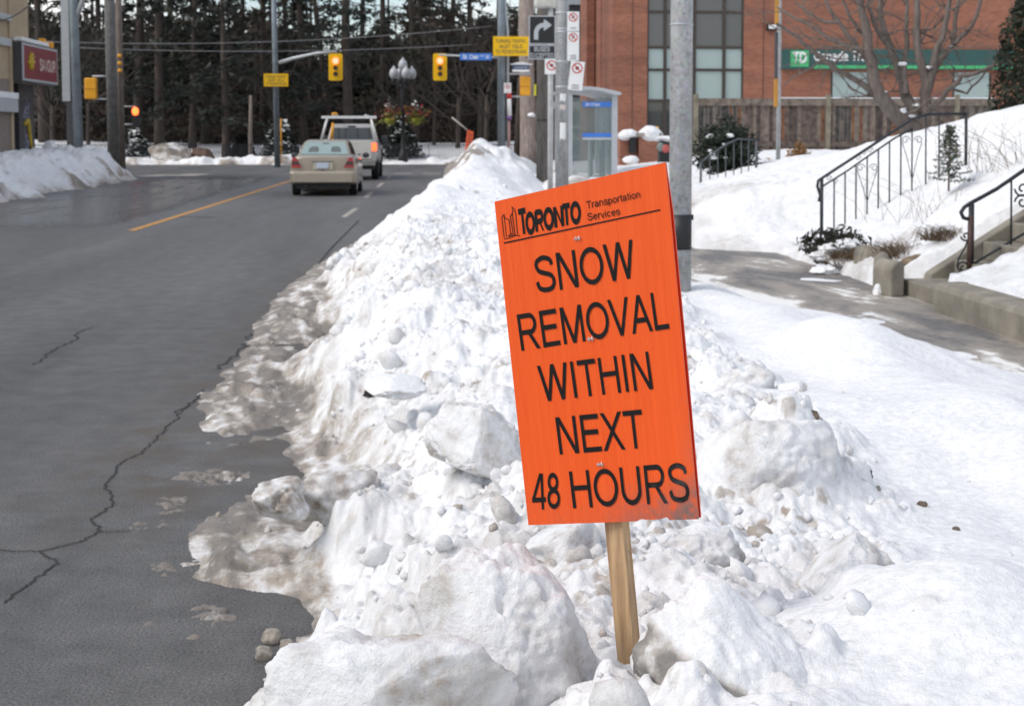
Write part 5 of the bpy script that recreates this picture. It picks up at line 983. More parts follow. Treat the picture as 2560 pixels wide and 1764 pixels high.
def street_sign(x0, x1, y0, y1, Y, label, s_, mat, mtxt, acorn=False, hgt=.56):
    c = at((x0+x1)/2, (y0+y1)/2, Y); w, h = (x1-x0)/F_PX*Y, (y1-y0)/F_PX*Y; T = thing('street_sign', label, 'sign', c); MB().box(-w/2, w/2, -.01, .01, -h/2, h/2).build('plate', mat, T, bevel=.02); mb = MB()
    if acorn:
        MB().box(-w*.62, w*.7, -.012, .012, h*.55, h*.8).build('top_bar', WHITE, T, bevel=.02); MB().prism([(-w/2, h*.8), (-w*.2, h*1.15), (w*.2, h*1.15), (w/2, h*.8)], XZ(0), -.01, .01).build('crest', WHITE, T); MB().box(-w/2, w/2, -.012, .012, -h*1.05, -h*.52).build('lower_plate', WHITE, T)
        text(mb, s_, flat((-w*.38, 0, -h*.25), (w*.76, 0, 0), (0, 0, h*.5), (0, -1, 0), .012), .18)
    else:
        text(mb, 'St. Clair', flat((-w*.42, 0, -h*.28), (w*.5, 0, 0), (0, 0, h*hgt), (0, -1, 0), .012), .2); text(mb, 'Ave', flat((w*.12, 0, h*.04), (w*.14, 0, 0), (0, 0, h*.26), (0, -1, 0), .012), .16); text(mb, 'W', flat((w*.30, 0, -h*.28), (w*.13, 0, 0), (0, 0, h*hgt), (0, -1, 0), .012), .2)
    mb.build('lettering', mtxt, T, fix=False); return T
street_sign(1150, 1229, 134, 151, 56.5, 'bright blue street name sign hanging on the signal mast arm', '', BLUE, WHITE)
street_sign(1281, 1323, 163, 174, 56.6, 'old white and navy street name sign beside the signal pole', 'Avenue Rd', NAVY, GREY, True)
# traffic signals
T = thing('traffic_signal', 'yellow traffic signal with red lit hanging from the arm above the truck', 'traffic signal', at(839, 168, 70.5)); S1 = T
w, h = .67, 1.30; oct_ = [(-w/2+.06, -h/2), (w/2-.06, -h/2), (w/2, -h/2+.06), (w/2, h/2-.06), (w/2-.06, h/2), (-w/2+.06, h/2), (-w/2, h/2-.06), (-w/2, -h/2+.06)]
MB().prism(oct_, XZ(0), -.01, .01).build('backboard', YEL, T); MB().box(-.17, .17, .01, .22, -.48, .50).build('housing', YEL2, T, bevel=.03)
for k, (z, r, mt) in enumerate(((.30, .15, REDON), (-.05, .105, LENSD), (-.34, .105, LENSD))):
    MB().tube([(0, -.012, z), (0, -.035, z)], r, 18).build('lens', mt, T); v = MB(); a_ = arc(0, z, r+.015, r+.015, -20, 200, 14); n_ = len(a_); v.add([(x, -.011, y) for x, y in a_]+[(x, -.20, y) for x, y in a_], [(i_, i_+1, n_+i_+1, n_+i_) for i_ in range(n_-1)], True); v.build('visor', YEL2 if k else YEL, T, fix=False)
S2 = copy_tree(S1); S2.location = at(1100, 168, 59.6); S2.scale = (.85,)*3; S2['label'] = 'yellow traffic signal with red lit beside the blue street name sign'
S1['group'] = S2['group'] = 'traffic signals showing red'
def side_signal(x0, x1, y0, y1, Y, label):
    c = at((x0+x1)/2, (y0+y1)/2, Y); w, h = (x1-x0)/F_PX*Y, (y1-y0)/F_PX*Y; T = thing('traffic_signal', label, 'traffic signal', c); MB().box(-w/2, w/2, -.15, .15, -h/2, h/2).build('housing', YEL2, T, bevel=.05); MB().box(-w/2-.01, w/2+.01, -.16, .16, -h*.03, h*.0).build('seam', M('amber_dark', (.45, .2, .01), .5), T); return T
side_signal(1300, 1326, 192, 240, 57, 'orange-yellow pedestrian signal box beside the pale old trunk')
side_signal(213, 242, 196, 248, 66, 'orange-yellow signal box on the grey pole at the far left corner')
T3 = pole('signal_pole', 'tall grey steel signal pole with a long mast arm left of the cars', 'pole', 693, 72, .15, STEEL, 12, 0, .72, px2=686); ar = [at(698, 157, 72), at(735, 146, 71.6), at(790, 134, 71.2), at(840, 129, 70.6)]
MB().tube([p-Vector(T3.location) for p in ar], [.10, .09, .07, .05], 10).build('mast_arm', GREY, T3); MB().tube([(.2, -.1, .2), (.2, -.1, 2.4)], .03, 6).build('yellow_guy_guard', YEL2, T3)
Tq = pole('steel_pole', 'tall blue-grey steel pole with a pale grey panel down its left side', 'pole', 197, 60, .20, STEEL, 12, 0, .75, px2=185); MB().box(-.62, -.30, -.05, .05, bz_(255, 60), 12).build('pale_panel', GREY, Tq); MB().box(-.48, -.22, -.04, .04, 0, bz_(257, 60)).build('dark_panel', DGREY, Tq); MB().tube([(0, 0, bz_(52, 60)), (.4, -.3, bz_(0, 60)), (.9, -.6, bz_(-50, 60))], .1, 8).build('brace_arm', GREY, Tq)
Tg = pole('concrete_pole', 'dark grey concrete pole carrying the signal box on the left corner', 'pole', 284, 66, .26, CONCPOLE, 12, 0, .8, px2=277)
for py in (194, 250): MB().tube([(-.9, 0, bz_(py, 66)), (0, 0, bz_(py, 66))], .04, 8).build('bracket', GREY, Tg)
Th = pole('wooden_pole', 'slim pale wooden pole right beside the dark grey concrete pole', 'pole', 305, 67, .15, BARK_GREY, 12, 0, .9, px2=300)
for py in (145, 163, 181): MB().ball((.0, -.2, bz_(py, 67)), .1).build('amber_reflector', YEL2, Th)
T = thing('pedestrian_signal', 'small dark signal with a glowing orange-red lamp right of the wooden pole', 'traffic signal', at(339, 290, 70)); MB().box(-.16, .16, -.02, .2, -.55, .3).build('housing', BLACK, T, bevel=.03); MB().ball((0, -.05, .22), .16, .08, .2).build('lens', EM('orange_red_lit', (1, .10, .02), 5), T)
for z in (.45, -.4): MB().tube([(-.8, .1, z), (0, .1, z)], .03, 6).build('bracket', GREY, T)
# heritage lamp with hanging baskets
T = thing('street_lamp', 'black heritage street lamp with white globes and flower baskets', 'street lamp', (X_of(1008, 79.5), 79.5, 0)); lz = lambda py: bz_(py, 79.5)
MB().lathe([(.28, 0), (.26, .5), (.16, .75), (.11, 1.0), (.10, 3.2), (.13, 3.3), (.09, lz(215)), (.07, lz(195))], n=14).build('post', BLACK, T)
arms = MB(); gp = []
for k in range(4): q = k*math.pi/2+.35; arms.tube([(0, 0, lz(222)), (.4*math.cos(q), .4*math.sin(q), lz(216)), (.52*math.cos(q), .52*math.sin(q), lz(203))], .05, 6); gp.append((.52*math.cos(q), .52*math.sin(q), lz(186)))
arms.tube([(0, 0, lz(200)), (0, 0, lz(178))], .06, 8); arms.build('arm', BLACK, T); gp.append((0, 0, lz(165)))
for g_ in gp: MB().lathe([(.11, -.30), (.22, -.16), (.26, .0), (.21, .18), (.09, .30), (.03, .42)], g_, 14).build('globe', GLOBE, T); MB().lathe([(.1, -.52), (.17, -.4), (.16, -.33)], g_, 10).build('globe_holder', BLACK, T)
for sx_, lb in ((-1, 'hanging flower basket on the left of the black street lamp'), (1, 'hanging flower basket on the right of the black street lamp')):
    px = 974 if sx_ < 0 else 1042; T = thing('flower_basket', lb, 'flower basket', at(px, 297, 79.3), 0, 'hanging flower baskets'); rs = np.random.RandomState(px); MB().lathe([(.05, -.36), (.22, -.24), (.32, 0), (.3, .02)], n=12).build('basket', M('yellow_green_basket', (.28, .30, .03), .8), T)
    for nm, cl, n_, z_, sp in (('foliage', (.16, .17, .04), 120, .1, .27), ('red_flowers', (.30, .03, .03), 55, .32, .32), ('white_flowers', (.6, .6, .58), 16, .65, .14), ('bronze_leaves', (.25, .13, .04), 50, .25, .3)): V, Fq = leaf_tris(rs.normal(size=(n_, 3))*np.array([sp, sp*.7, .22])+np.array([0, 0, z_]), .12, rs); arr_mesh(nm, V, Fq, M(nm, cl, .8), T)
# small leaning orange board on the far heap
T = thing('warning_sign', 'small orange board leaning edge-on on the far snow heap', 'sign', at(1171, 372, 43.5)); T.rotation_euler = (0, R_(11), R_(50)); MB().box(-.15, .15, -.006, .006, -.1, .55).build('board', ORANGE2, T); mb = MB()
for k in range(4): text(mb, 'SNOW' if k % 2 else 'HOURS', flat((-.11, 0, .06+k*.11), (.22, 0, 0), (0, 0, .07), (0, -1, 0), .007), .13)
mb.build('lettering', BLACK, T, fix=False); tag(MB().tube([at(1130, 294, 43.9), at(1170, 327, 43.6)], .028, 6).build('stick', M('grey_stick', (.4, .36, .33), .8)), 'bare grey stick poking out above the small orange board', 'stick')
# bus shelter
T = thing('bus_shelter', 'glass bus shelter with a curved grey roof and blue bands', 'bus shelter', (X_of(1536, 38), 38, .14)); hz = lambda py: bz_(py, 38)-.14; wd = X_of(1536, 38)-X_of(1425, 38)
rf = MB(); a_ = [(-wd-.1, hz(219)), (-wd*.6, hz(217)), (-wd*.3, hz(221)), (.0, hz(228)), (.15, hz(232)), (.15, hz(238)), (-.05, hz(238)), (-wd*.3, hz(229)), (-wd*.6, hz(225)), (-wd-.1, hz(227))]; rf.prism(a_, lambda x, y, d: (x, d, y), -.2, 4.2); rf.build('roof', GREY, T)
for y in (0, 1.3, 2.6, 4.0): MB().box(-.075, .075, y-.06, y+.06, 0, hz(236)).build('post', GREY, T, bevel=.01)
for y in (0.0, 4.0): MB().box(-wd-.06, -wd+.06, y-.06, y+.06, 0, hz(226)).build('post', GREY, T)
MB().box(-wd+.07, -.08, -.012, .012, .25, hz(245)).build('glass_end', SHELTG, T); MB().box(-wd+.07, -.08, 3.99, 4.01, .25, hz(245)).build('glass_end', SHELTG, T); MB().box(-.012, .012, .07, 3.93, .25, hz(245)).build('glass_back', SHELTG, T)
MB().box(-.85, -.08, -.03, -.014, hz(268), hz(255)).build('blue_band', BLUE, T); MB().box(-.85, -.08, -.03, -.014, hz(343), hz(333)).build('blue_band', BLUE, T); MB().box(-.85, -.08, -.028, -.013, hz(350), hz(344)).build('grey_rail', GREY, T)
mb = MB(); text(mb, 'St Clair', flat((-.78, -.032, hz(265)), (.4, 0, 0), (0, 0, .075), (0, -1, 0), .002), .16); mb.build('lettering', WHITE, T, fix=False); [MB().box(x_, x_+.1, .4, .8, 0, hz(350)).build('frosted_panel', M('frosted_grey', (.33, .38, .38), .5), T, bevel=.02) for x_ in (-.62, -.3)]
# brick gate piers
T = thing('brick_pier', 'low brick wall with two capped piers and a black panel between them', 'wall', (0, 46, 0)); hx = lambda px: X_of(px, 46); hz = lambda py: bz_(py, 46)
for p0_, p1_, Y0 in ((1553, 1590, .3), (1597, 1650, 0)): MB().box(hx(p0_), hx(p1_), Y0, Y0+.6, 0, hz(342)).build('pier', BRICK, T, fix=False); MB().box(hx(p0_)-.1, hx(p1_)+.06, Y0-.1, Y0+.7, hz(342)+.003, hz(332)).build('capstone', M('stone_cap', (.34, .31, .27), .8), T, bevel=.02)
MB().box(hx(1590), hx(1597), .3, .6, 0, hz(342)-.004).build('recess_wall', BRICK, T, fix=False); MB().box(hx(1575), hx(1589), -.05, .25, hz(383), hz(344)).build('black_panel', BLACK, T)
for px, py, rx, rz, lb in ((1571, 337, .34, .20, 'lower rounded snow cap on the left brick pier'), (1624, 334, .40, .26, 'taller domed snow cap on the right brick pier')): o = chunk('snow_clump', lb, 'snow', px, py, 46.2, rx, .34, rz, px, .0, .06, 4, SNOW_FAR, boxy=2.6, lean=(0, 0)); zz_ = np.array([v.co.z for v in o.data.vertices]); [setattr(v.co, 'x', v.co.x*(1-.45*max(0, v.co.z/rz))) for v in o.data.vertices]
chunk('snow_clump', 'snow ledge at the foot of the black panel between the brick piers', 'snow', 1577, 399, 45.7, .24, .2, .12, 4, .05, .12, 4, SNOW_FAR)
T = thing('newspaper_box', 'black street box with a red sticker topped with snow beside the brick pier', 'box', (X_of(1668, 43), 43, .2)); hz = lambda py: bz_(py, 43)-.2; MB().box(-.22, .45, 0, .5, 0, hz(352)).build('case', BLACK, T, bevel=.05); MB().ball((-.05, -.03, hz(372)), .13, .04, .13).build('red_sticker', M('red_sticker', (.5, .1, .09), .5), T); MB().ball((-.2, -.02, hz(368)), .12, .04, .14).build('grey_sticker', M('grey_sticker', (.2, .24, .22), .5), T)
chunk('snow_clump', 'flat snow cushion on the black street box', 'snow', 1668, 349, 43.2, .34, .3, .1, 6, .02, .1, 4, SNOW_FAR)
T = thing('yellow_marker', 'little yellow knob behind the right brick pier snow cap', 'marker', at(1643, 322, 47.2)); MB().ball((0, 0, 0), .06, .06, .08).build('knob', YEL2, T); MB().tube([(0, 0, -.05), (0, 0, -1.6)], .025, 6).build('stem', YEL2, T)
# wooden fence
T = thing('wooden_fence', 'weathered grey-brown board fence in front of the bank building', 'fence', (0, 50, 0)); fx = lambda px: X_of(px, 50); fz = lambda py: bz_(py, 50); mb = MB(); rs = np.random.RandomState(12); x = fx(1742)
while x < fx(2490):
    w = .145*rs.uniform(.85, 1.1); mb.cur = int(rs.choice([0, 1, 2, 3], p=[.38, .26, .28, .08])); y = rs.uniform(0, .02); mb.box(x+.006, x+w-.006, y, y+.025, .5, fz(263)+rs.uniform(-.02, .01)); x += w
mb.build('boards', WOODS, T, fix=False); MB().box(fx(1742), fx(2490), -.06, .08, fz(264), fz(246)).build('top_rail', WOODS[1], T); MB().box(fx(1742), fx(2490), -.05, 0, fz(368), fz(354)).build('bottom_rail', WOODS[0], T)
for px in (1739, 2069, 2390): MB().box(fx(px)-.08, fx(px)+.08, -.10, .06, .3, fz(236)).build('post', POSTW, T)
tag(MB().box(fx(1950), fx(2485), 49.93, 50.09, fz(245.9), fz(243.6)).build('snow_strip', SNOW_FAR, bevel=.01), 'thin line of snow lying on the top rail of the board fence', 'snow')
# slim pole with amber sleeves
T = pole('steel_pole', 'slim steel pole with two amber sleeves rising before the board fence', 'pole', 1946, 35, .055, GALV, 7.5, .7, .9, px2=1944)
for y0, y1 in ((0, 62), (197, 267)): MB().box(-.115, -.035, -.05, .05, bz_(y1, 35)-.7, bz_(y0, 35)-.7).build('amber_sleeve', M('amber_sleeve', (.50, .24, .03), .6), T)
MB().box(-.11, -.04, -.04, .04, bz_(196, 35)-.7, bz_(80, 35)-.7).build('grey_sleeve', DGREY, T)
# ================================================================== PLANTS
TR = 24.0; base = at(2302, 336, TR); T = thing('bare_tree', 'many-stemmed leafless tree with snow in its forks above the slope', 'tree', base); off = Vector(base); kp = lambda x, y, d=0: at(*k5(x, y), TR+d)-off; mb = MB(); rs = np.random.RandomState(15); tips = []
main = [([(1130, 1100), (1000, 1010), (880, 910), (790, 790), (745, 640), (710, 450), (700, 300), (650, 120), (600, -60)], .30, .10, -.3), ([(800, 800), (650, 700), (480, 610), (330, 500), (180, 380), (60, 280), (-60, 200)], .12, .04, -.8), ([(1110, 1060), (1060, 900), (1000, 760), (960, 600), (900, 450), (830, 250), (800, 100), (810, -60)], .21, .07, .4), ([(1140, 1080), (1170, 900), (1190, 700), (1150, 560), (1110, 400), (1105, 200), (1095, -60)], .22, .09, 0), ([(1190, 760), (1235, 600), (1260, 450), (1330, 250), (1360, 100), (1370, -60)], .16, .06, -.4), ([(1250, 600), (1300, 500), (1400, 380), (1420, 180), (1460, -60)], .12, .05, .3), ([(1420, 370), (1560, 220), (1640, -60)], .08, .05, .2),
        ([(1010, 780), (1000, 540), (1020, 300), (1015, 130), (1040, -60)], .11, .05, .5), ([(1190, 960), (1300, 830), (1400, 720), (1480, 630), (1620, 600), (1800, 540), (2000, 370)], .11, .04, -.6), ([(745, 560), (640, 430), (560, 330), (460, 190), (360, 40), (330, -60)], .11, .04, .5), ([(460, 190), (330, 180), (200, 110), (90, 20)], .06, .03, .3), ([(700, 320), (620, 260), (540, 130), (480, -40)], .07, .04, -.2), ([(900, 460), (760, 220), (700, 60), (690, -60)], .09, .05, -.5), ([(340, 500), (240, 560), (120, 620), (0, 700)], .04, .02, -1), ([(570, 420), (380, 330), (200, 200), (40, 120), (-60, 60)], .08, .03, .8), ([(1400, 740), (1520, 780), (1650, 640), (1760, 500)], .05, .02, 0)]
for pl, r0, r1, dd in main:
    n_ = len(pl); P = [kp(x, y, dd*i_/n_) for i_, (x, y) in enumerate(pl)]; Pc = []
    for i_ in range(n_-1):
        for k in range(3): Pc.append(P[i_].lerp(P[i_+1], k/3)+(Vector(rs.normal(size=3))*.012 if k else Vector((0, 0, 0))))
    Pc.append(P[-1]); m_ = len(Pc); mb.tube(Pc, [(r0+(r1-r0)*i_/m_)*.5 for i_ in range(m_)], 9, cap=False)
    for i_ in range(4, m_, 2):
        if rs.rand() < .75: dr = Vector((rs.normal(), rs.normal()*.5, rs.uniform(-.2, .9))); grow(mb, Pc[i_], dr, rs.uniform(.4, 1.0), r1*.22+.006, 2, rs, tips, 4, .6, .05, 3, .2)
mb.build('branches', bark('maple_bark', (.085, .066, .056), (.20, .165, .145)), T, fix=False)
for px, py, rx in ((985, 530, .09), (1205, 560, .08), (1100, 875, .07), (970, 920, .13), (1050, 965, .09), (835, 765, .05), (1380, 385, .035)): chunk('snow_clump', 'pad of snow caught in a fork of the many-stemmed tree', 'snow', *k5(px, py), TR-.12, rx*.75, .05, rx*.3, px, .0, .4, 4, SNOW_FAR, group='snow pads in the tree forks')
def bush(name, label, px, py, Y, rx, ry, rz, n, mat, size, seed, snow=0, stems=8, long=1.3):
    rs = np.random.RandomState(seed); c = at(px, py, Y); T = thing(name, label, 'bush', c); d = rs.normal(size=(n, 3)); d /= np.linalg.norm(d, axis=1)[:, None]; rad = rs.rand(n)**.42*(1+.5*fb3(d*1.0+seed, 2.4, 3, seed)); C = d*rad[:, None]*np.array([rx, ry, rz])+np.array([0, 0, rz]); C = C[C[:, 2] > 0]; V, Fq = leaf_tris(C, size, rs, 0, 0, long); arr_mesh('foliage', V, Fq, mat, T); mb = MB()
    for k in range(stems): q = rs.uniform(0, 6.283); e_ = Vector((rx*.75*math.cos(q), ry*.75*math.sin(q), rz*rs.uniform(.9, 1.8))); mb.tube([(0, 0, -.15), e_*.5+Vector((0, 0, .05)), e_], [.014, .010, .005], 4, cap=False)
    mb.build('stems', BARK_GREY, T, fix=False)
    for k in range(snow):
        q = rs.uniform(3.3, 6.1); z_ = rs.uniform(.35, 1.6); s_ = math.sqrt(max(.05, 1-(z_-1)**2)); p = c+Vector((rx*s_*math.cos(q)*.95, ry*s_*math.sin(q)*.95, rz*z_)); px_ = rs.uniform(.025, .06); o = chunk('snow_tuft', 'white tuft of snow clinging to the round evergreen bush', 'snow', 0, 0, 1, px_*1.3, px_, px_*.7, k+seed, 0, .25, 3, SNOW_FAR, group='snow tufts on the evergreen bush'); o.location = p
    return T
bush('evergreen_bush', 'round dark yew bush standing behind the thin grey railing', 1812, 452, 28.5, .62, .55, .60, 6500, LEAF_YEW, .045, 5, 9)
bush('dry_shrub', 'small shrub with withered orange-brown leaves near the board fence', 1995, 416, 33, .27, .25, .26, 420, LEAF_DRY, .05, 8); bush('dry_shrub', 'sparse brown twiggy shrub at the foot of the slim steel pole', 1928, 428, 30, .24, .15, .14, 60, LEAF_DRY, .04, 9, 0, 14)
T = thing('cedar_hedge', 'tall dark cedar at the upper right edge of the photo', 'tree', at(2590, 300, 23.0)); rs = np.random.RandomState(4); n = 9000; zz_ = rs.uniform(-.6, 4, n); q = rs.uniform(0, 6.283, n); rr_ = np.interp(zz_, [-.6, .3, 1.2, 2.2, 4], [.6, .66, .55, .36, .1])*rs.rand(n)**.3*(1+.25*vn2(q*2, zz_*2, 3)); V, Fq = leaf_tris(np.stack([rr_*np.cos(q), rr_*np.sin(q), zz_], 1), .055, rs, 0, -.5, 1.4); arr_mesh('foliage', V, Fq, M('cedar_green', (.018, .026, .010), .7, var=.4, scale=2), T); MB().tube([(0, 0, -.8), (0, 0, 3)], [.08, .03], 8).build('trunk', BARK, T)
# young spruce by the long railing
b_ = at(2372, 455, 15.6); T = thing('young_spruce', 'little green spruce sapling in the snow beside the long railing', 'tree', b_); rs = np.random.RandomState(6); H_ = .62; mb = MB().tube([(0, 0, -.1), (.0, 0, H_)], [.014, .004], 6); C = []
for k in range(44):
    z = .0+H_*(k/44)**.9; L = (.21*(1-z/H_)+.05)*rs.uniform(.7, 1.15); q = k*2.4; d = Vector((math.cos(q), math.sin(q), .12)); p1 = Vector((0, 0, z))+d*L; mb.tube([(0, 0, z), p1], [.005, .003], 4, cap=False); t = np.linspace(.1, 1, 26)[:, None]; C.append(np.array([0, 0, z])+(np.array(p1)-np.array([0, 0, z]))*t+rs.normal(size=(26, 3))*.009)
mb.build('trunk', BARK_GREY, T, fix=False); V, Fq = leaf_tris(np.concatenate(C), .017, rs, 0, 0, 1.6); arr_mesh('needles', V, Fq, LEAF_SPR, T)
# garden edge: boulder, dry grass, snowed-under shrub, stalks
chunk('boulder', 'tan sandstone boulder with snow on it beside the cleared concrete steps', 'boulder', 2285, 668, 13.0, .15, .12, .13, 33, .6, .2, 5, M('tan_sandstone', (.27, .205, .135), .9, var=.4, scale=9, bmp=.006, bscale=30))
def stalks(name, label, px, py, Y, n, L, spread, mat, seed, lean=(0, 0), r=.003, cat='plant'):
    c = at(px, py, Y); c.z = max(c.z, lawn_z(c.x, c.y)+.01); T = thing(name, label, cat, c); rs = np.random.RandomState(seed); mb = MB()
    for k in range(n): p = Vector((rs.normal()*spread, rs.normal()*spread*.6, -.05)); d = Vector((rs.normal()*.5+lean[0], rs.normal()*.4+lean[1], 1)).normalized(); l_ = L*rs.uniform(.5, 1.2); mb.tube([p, p+d*l_*.55, p+d*l_+Vector((rs.normal()*.3, 0, -.12))*l_], [r, r*.8, r*.4], 3, cap=False)
    mb.build('stalks', mat, T, fix=False); return T
stalks('dry_grass', 'tuft of bent tan grass above the tan boulder', 2250, 636, 13.5, 260, .22, .13, STRAW, 3, (-.3, -.3), cat='grass'); stalks('dry_grass', 'brown frozen grass clump between the boulder and the railing post', 2370, 620, 13.1, 420, .16, .14, M('brown_grass', (.14, .09, .045), .9, var=.4, scale=15), 4, (-.2, -.4), cat='grass'); stalks('dry_grass', 'tan grass hanging over the short concrete wall stub', 2120, 678, 14.6, 220, .22, .10, STRAW, 5, (-.3, -.3), cat='grass')
stalks('dry_stalks', 'thin dry flower stalks on the snowy slope at the right photo edge', 2520, 420, 15.0, 46, .75, .35, STRAW, 6, (-.5, 0), .0028); stalks('dry_stalks', 'sparse dry twigs rising from the snow above the boulder', 2330, 590, 14.6, 34, .6, .35, STRAW, 7, (.1, 0), .0025); stalks('dry_leaves', 'heap of fallen brown leaves at the end of the short wall', 2232, 745, 13.0, 60, .10, .06, M('leaf_litter', (.10, .05, .03), .9, var=.5, scale=30), 8, r=.008)
bush('low_shrub', 'dark low shrub half buried under snow at the corner of the stairs', 2085, 668, 15.0, .34, .3, .20, 1500, M('shrub_dark', (.035, .033, .022), .8, var=.5, scale=20), .035, 21)
for k, (px, py, Y, r) in enumerate(((2055, 640, 14.75, .09), (2085, 620, 14.75, .10), (2118, 612, 14.8, .12), (2065, 676, 14.5, .10), (2104, 655, 14.6, .08))): chunk('snow_tuft', 'clump of snow lying on the low dark shrub by the stairs', 'snow', px, py, Y, r*1.25, r, r*.5, k, .02, .35, 4, SNOW_SOFT, group='snow clumps on the low shrub')
for k, (px, py, Y, rx, rz, lb) in enumerate(((2050, 715, 13.9, .28, .09, 'crumbled snow pile on the pavement below the low dark shrub'), (2198, 735, 12.6, .075, .07, 'little peaked snow lump at the end of the short wall'), (2285, 712, 12.7, .13, .05, 'snow lump in front of the tan boulder'), (2352, 790, 11.75, .06, .05, 'small snow lump leaning on the corner of the garden wall'), (2420, 812, 11.1, .12, .03, 'flat strip of snow at the foot of the garden wall'))): chunk('snow_lump', lb, 'snow lump', px, py, Y, rx, rx*.7, rz, k+40, .05, .3, 4, SNOW_SOFT, boxy=2)
# ================================================================== VEHICLES
def loft(mb, secs, sm=True):
    b = len(mb.v); n = len(secs[0]); N = len(secs)
    for s_ in secs: mb.v += [tuple(p) for p in s_]
    for i_ in range(N-1):
        for k in range(n): mb.face([b+i_*n+k, b+i_*n+(k+1) % n, b+(i_+1)*n+(k+1) % n, b+(i_+1)*n+k], sm)
    mb.face([b+k for k in range(n)][::-1]); mb.face([b+(N-1)*n+k for k in range(n)]); return mb
def ring(y, w, zb, zs, zt, tw=.84): h = [(0, zb), (w*.8, zb), (w*.95, zb+.03), (w, zb+.16), (w, zs-.15), (w*.985, zs-.04), (w*.95, zs), (w*tw, zt-.012), (w*.5, zt+.008), (0, zt+.014)]; return [(x, y, z) for x, z in h]+[(-x, y, z) for x, z in h[-2:0:-1]]
def wheel(T, x, y, r, w, rimc):
    o = MB().tube([(x-w/2, y, r), (x-w/2+.02, y, r), (x+w/2-.02, y, r), (x+w/2, y, r)], [r*.93, r, r, r*.93], 24).build('wheel', TYRE, T); MB().tube([(x-w/2-.004, y, r), (x+w/2+.004, y, r)], r*.6, 18).build('rim', rimc, o)
def plate_on(T, name, pts, mat, off): mb = MB(); n_ = len(pts); o_ = Vector(off); mb.add([Vector(p) for p in pts]+[Vector(p)+o_ for p in pts], [tuple(range(n_)), tuple(range(n_, 2*n_))[::-1]]+[(i_, (i_+1) % n_, n_+(i_+1) % n_, n_+i_) for i_ in range(n_)]); return mb.build(name, mat, T)
T = thing('parked_car', 'champagne beige four-door saloon waiting behind the silver pickup truck', 'car', (X_of(806, 37.3), 37.3, 0)); T.name = 'saloon_car'
loft(MB(), [ring(.02, .77, .40, .88, .985, .9), ring(.10, .825, .34, .93, 1.03), ring(.35, .845, .28, .95, 1.045), ring(.85, .855, .24, .96, 1.05), ring(1.7, .86, .22, .96, 1.0), ring(3.2, .86, .22, .94, .98), ring(3.9, .83, .24, .82, .86), ring(4.3, .78, .28, .68, .72), ring(4.42, .68, .34, .58, .62)]).build('body', CARB, T)
gh = [[(-.70, .62, 1.03), (.70, .62, 1.03), (.70, 3.25, .98), (-.70, 3.25, .98)], [(-.565, 1.22, 1.405), (.565, 1.22, 1.405), (.565, 2.55, 1.42), (-.565, 2.55, 1.42)], [(-.50, 1.34, 1.435), (.50, 1.34, 1.435), (.50, 2.42, 1.455), (-.50, 2.42, 1.455)]]
loft(MB(), gh, False).build('cabin', CARB, T, bevel=.035)
def lerp_q(A, B, C_, D_, u, v): A, B, C_, D_ = map(Vector, (A, B, C_, D_)); return (A*(1-u)+B*u)*(1-v)+(D_*(1-u)+C_*u)*v
A, B, C_, D_ = gh[0][0], gh[0][1], gh[1][1], gh[1][0]; wn_ = (Vector(B)-Vector(A)).cross(Vector(D_)-Vector(A)).normalized(); wn_ = wn_ if wn_.y < 0 else -wn_
plate_on(T, 'rear_window', [lerp_q(A, B, C_, D_, u, v)+wn_*.006 for u, v in ((.05, .08), (.95, .08), (.955, .5), (.94, .93), (.06, .93), (.045, .5))], CGLASS, wn_*.012)
for x, z in ((-.36, 1.17), (.36, 1.17)): hr = [lerp_q(A, B, C_, D_, .5+x*.62+dx1, v_)+wn_*.0195 for dx1, v_ in ((-.1, .22), (.1, .22), (.095, .5), (.06, .6), (-.06, .6), (-.095, .5))]; plate_on(T, 'headrest', hr, M('headrest_grey', (.12, .14, .135), .5), wn_*.001)
plate_on(T, 'rear_mirror', [lerp_q(A, B, C_, D_, u, v)+wn_*.0195 for u, v in ((.44, .78), (.58, .78), (.58, .85), (.44, .85))], DGREY, wn_*.001)
for s_ in (-1, 1):
    A, B, C_, D_ = [(s_*abs(p[0]), p[1], p[2]) for p in (gh[0][1], gh[0][2], gh[1][2], gh[1][1])]; sn = (Vector(B)-Vector(A)).cross(Vector(D_)-Vector(A)).normalized(); sn = sn if sn.x*s_ > 0 else -sn; plate_on(T, 'side_window', [lerp_q(A, B, C_, D_, u, v)+sn*.006 for u, v in ((.12, .12), (.9, .12), (.86, .88), (.12, .88))], CGLASSD, sn*.008)
    tl = [(s_*.80, .03, .735), (s_*.53, -.015, .735), (s_*.62, .0, .90), (s_*.68, .01, 1.0), (s_*.78, .03, 1.0)]; lt_ = plate_on(T, 'tail_light', tl, TAILR, (0, -.03, 0)); plate_on(T, 'smoked_lens', [(s_*.785, -.002, .81), (s_*.58, -.036, .81), (s_*.625, -.024, .90), (s_*.78, -.004, .90)], TAILD, (0, -.008, 0)).parent = lt_
    m_ = MB().ball((s_*.98, 2.75, 1.02), .10, .06, .075).build('wing_mirror', DGREY, T)
    for y in (.78, 3.45): wheel(T, s_*.74, y, .31, .2, GREY)
bp = MB(); sec = lambda y0, z0, z1: [(-.85, .12, z0), (-.84, y0+.06, z0), (-.74, y0, z0), (.74, y0, z0), (.84, y0+.06, z0), (.85, .12, z0)]
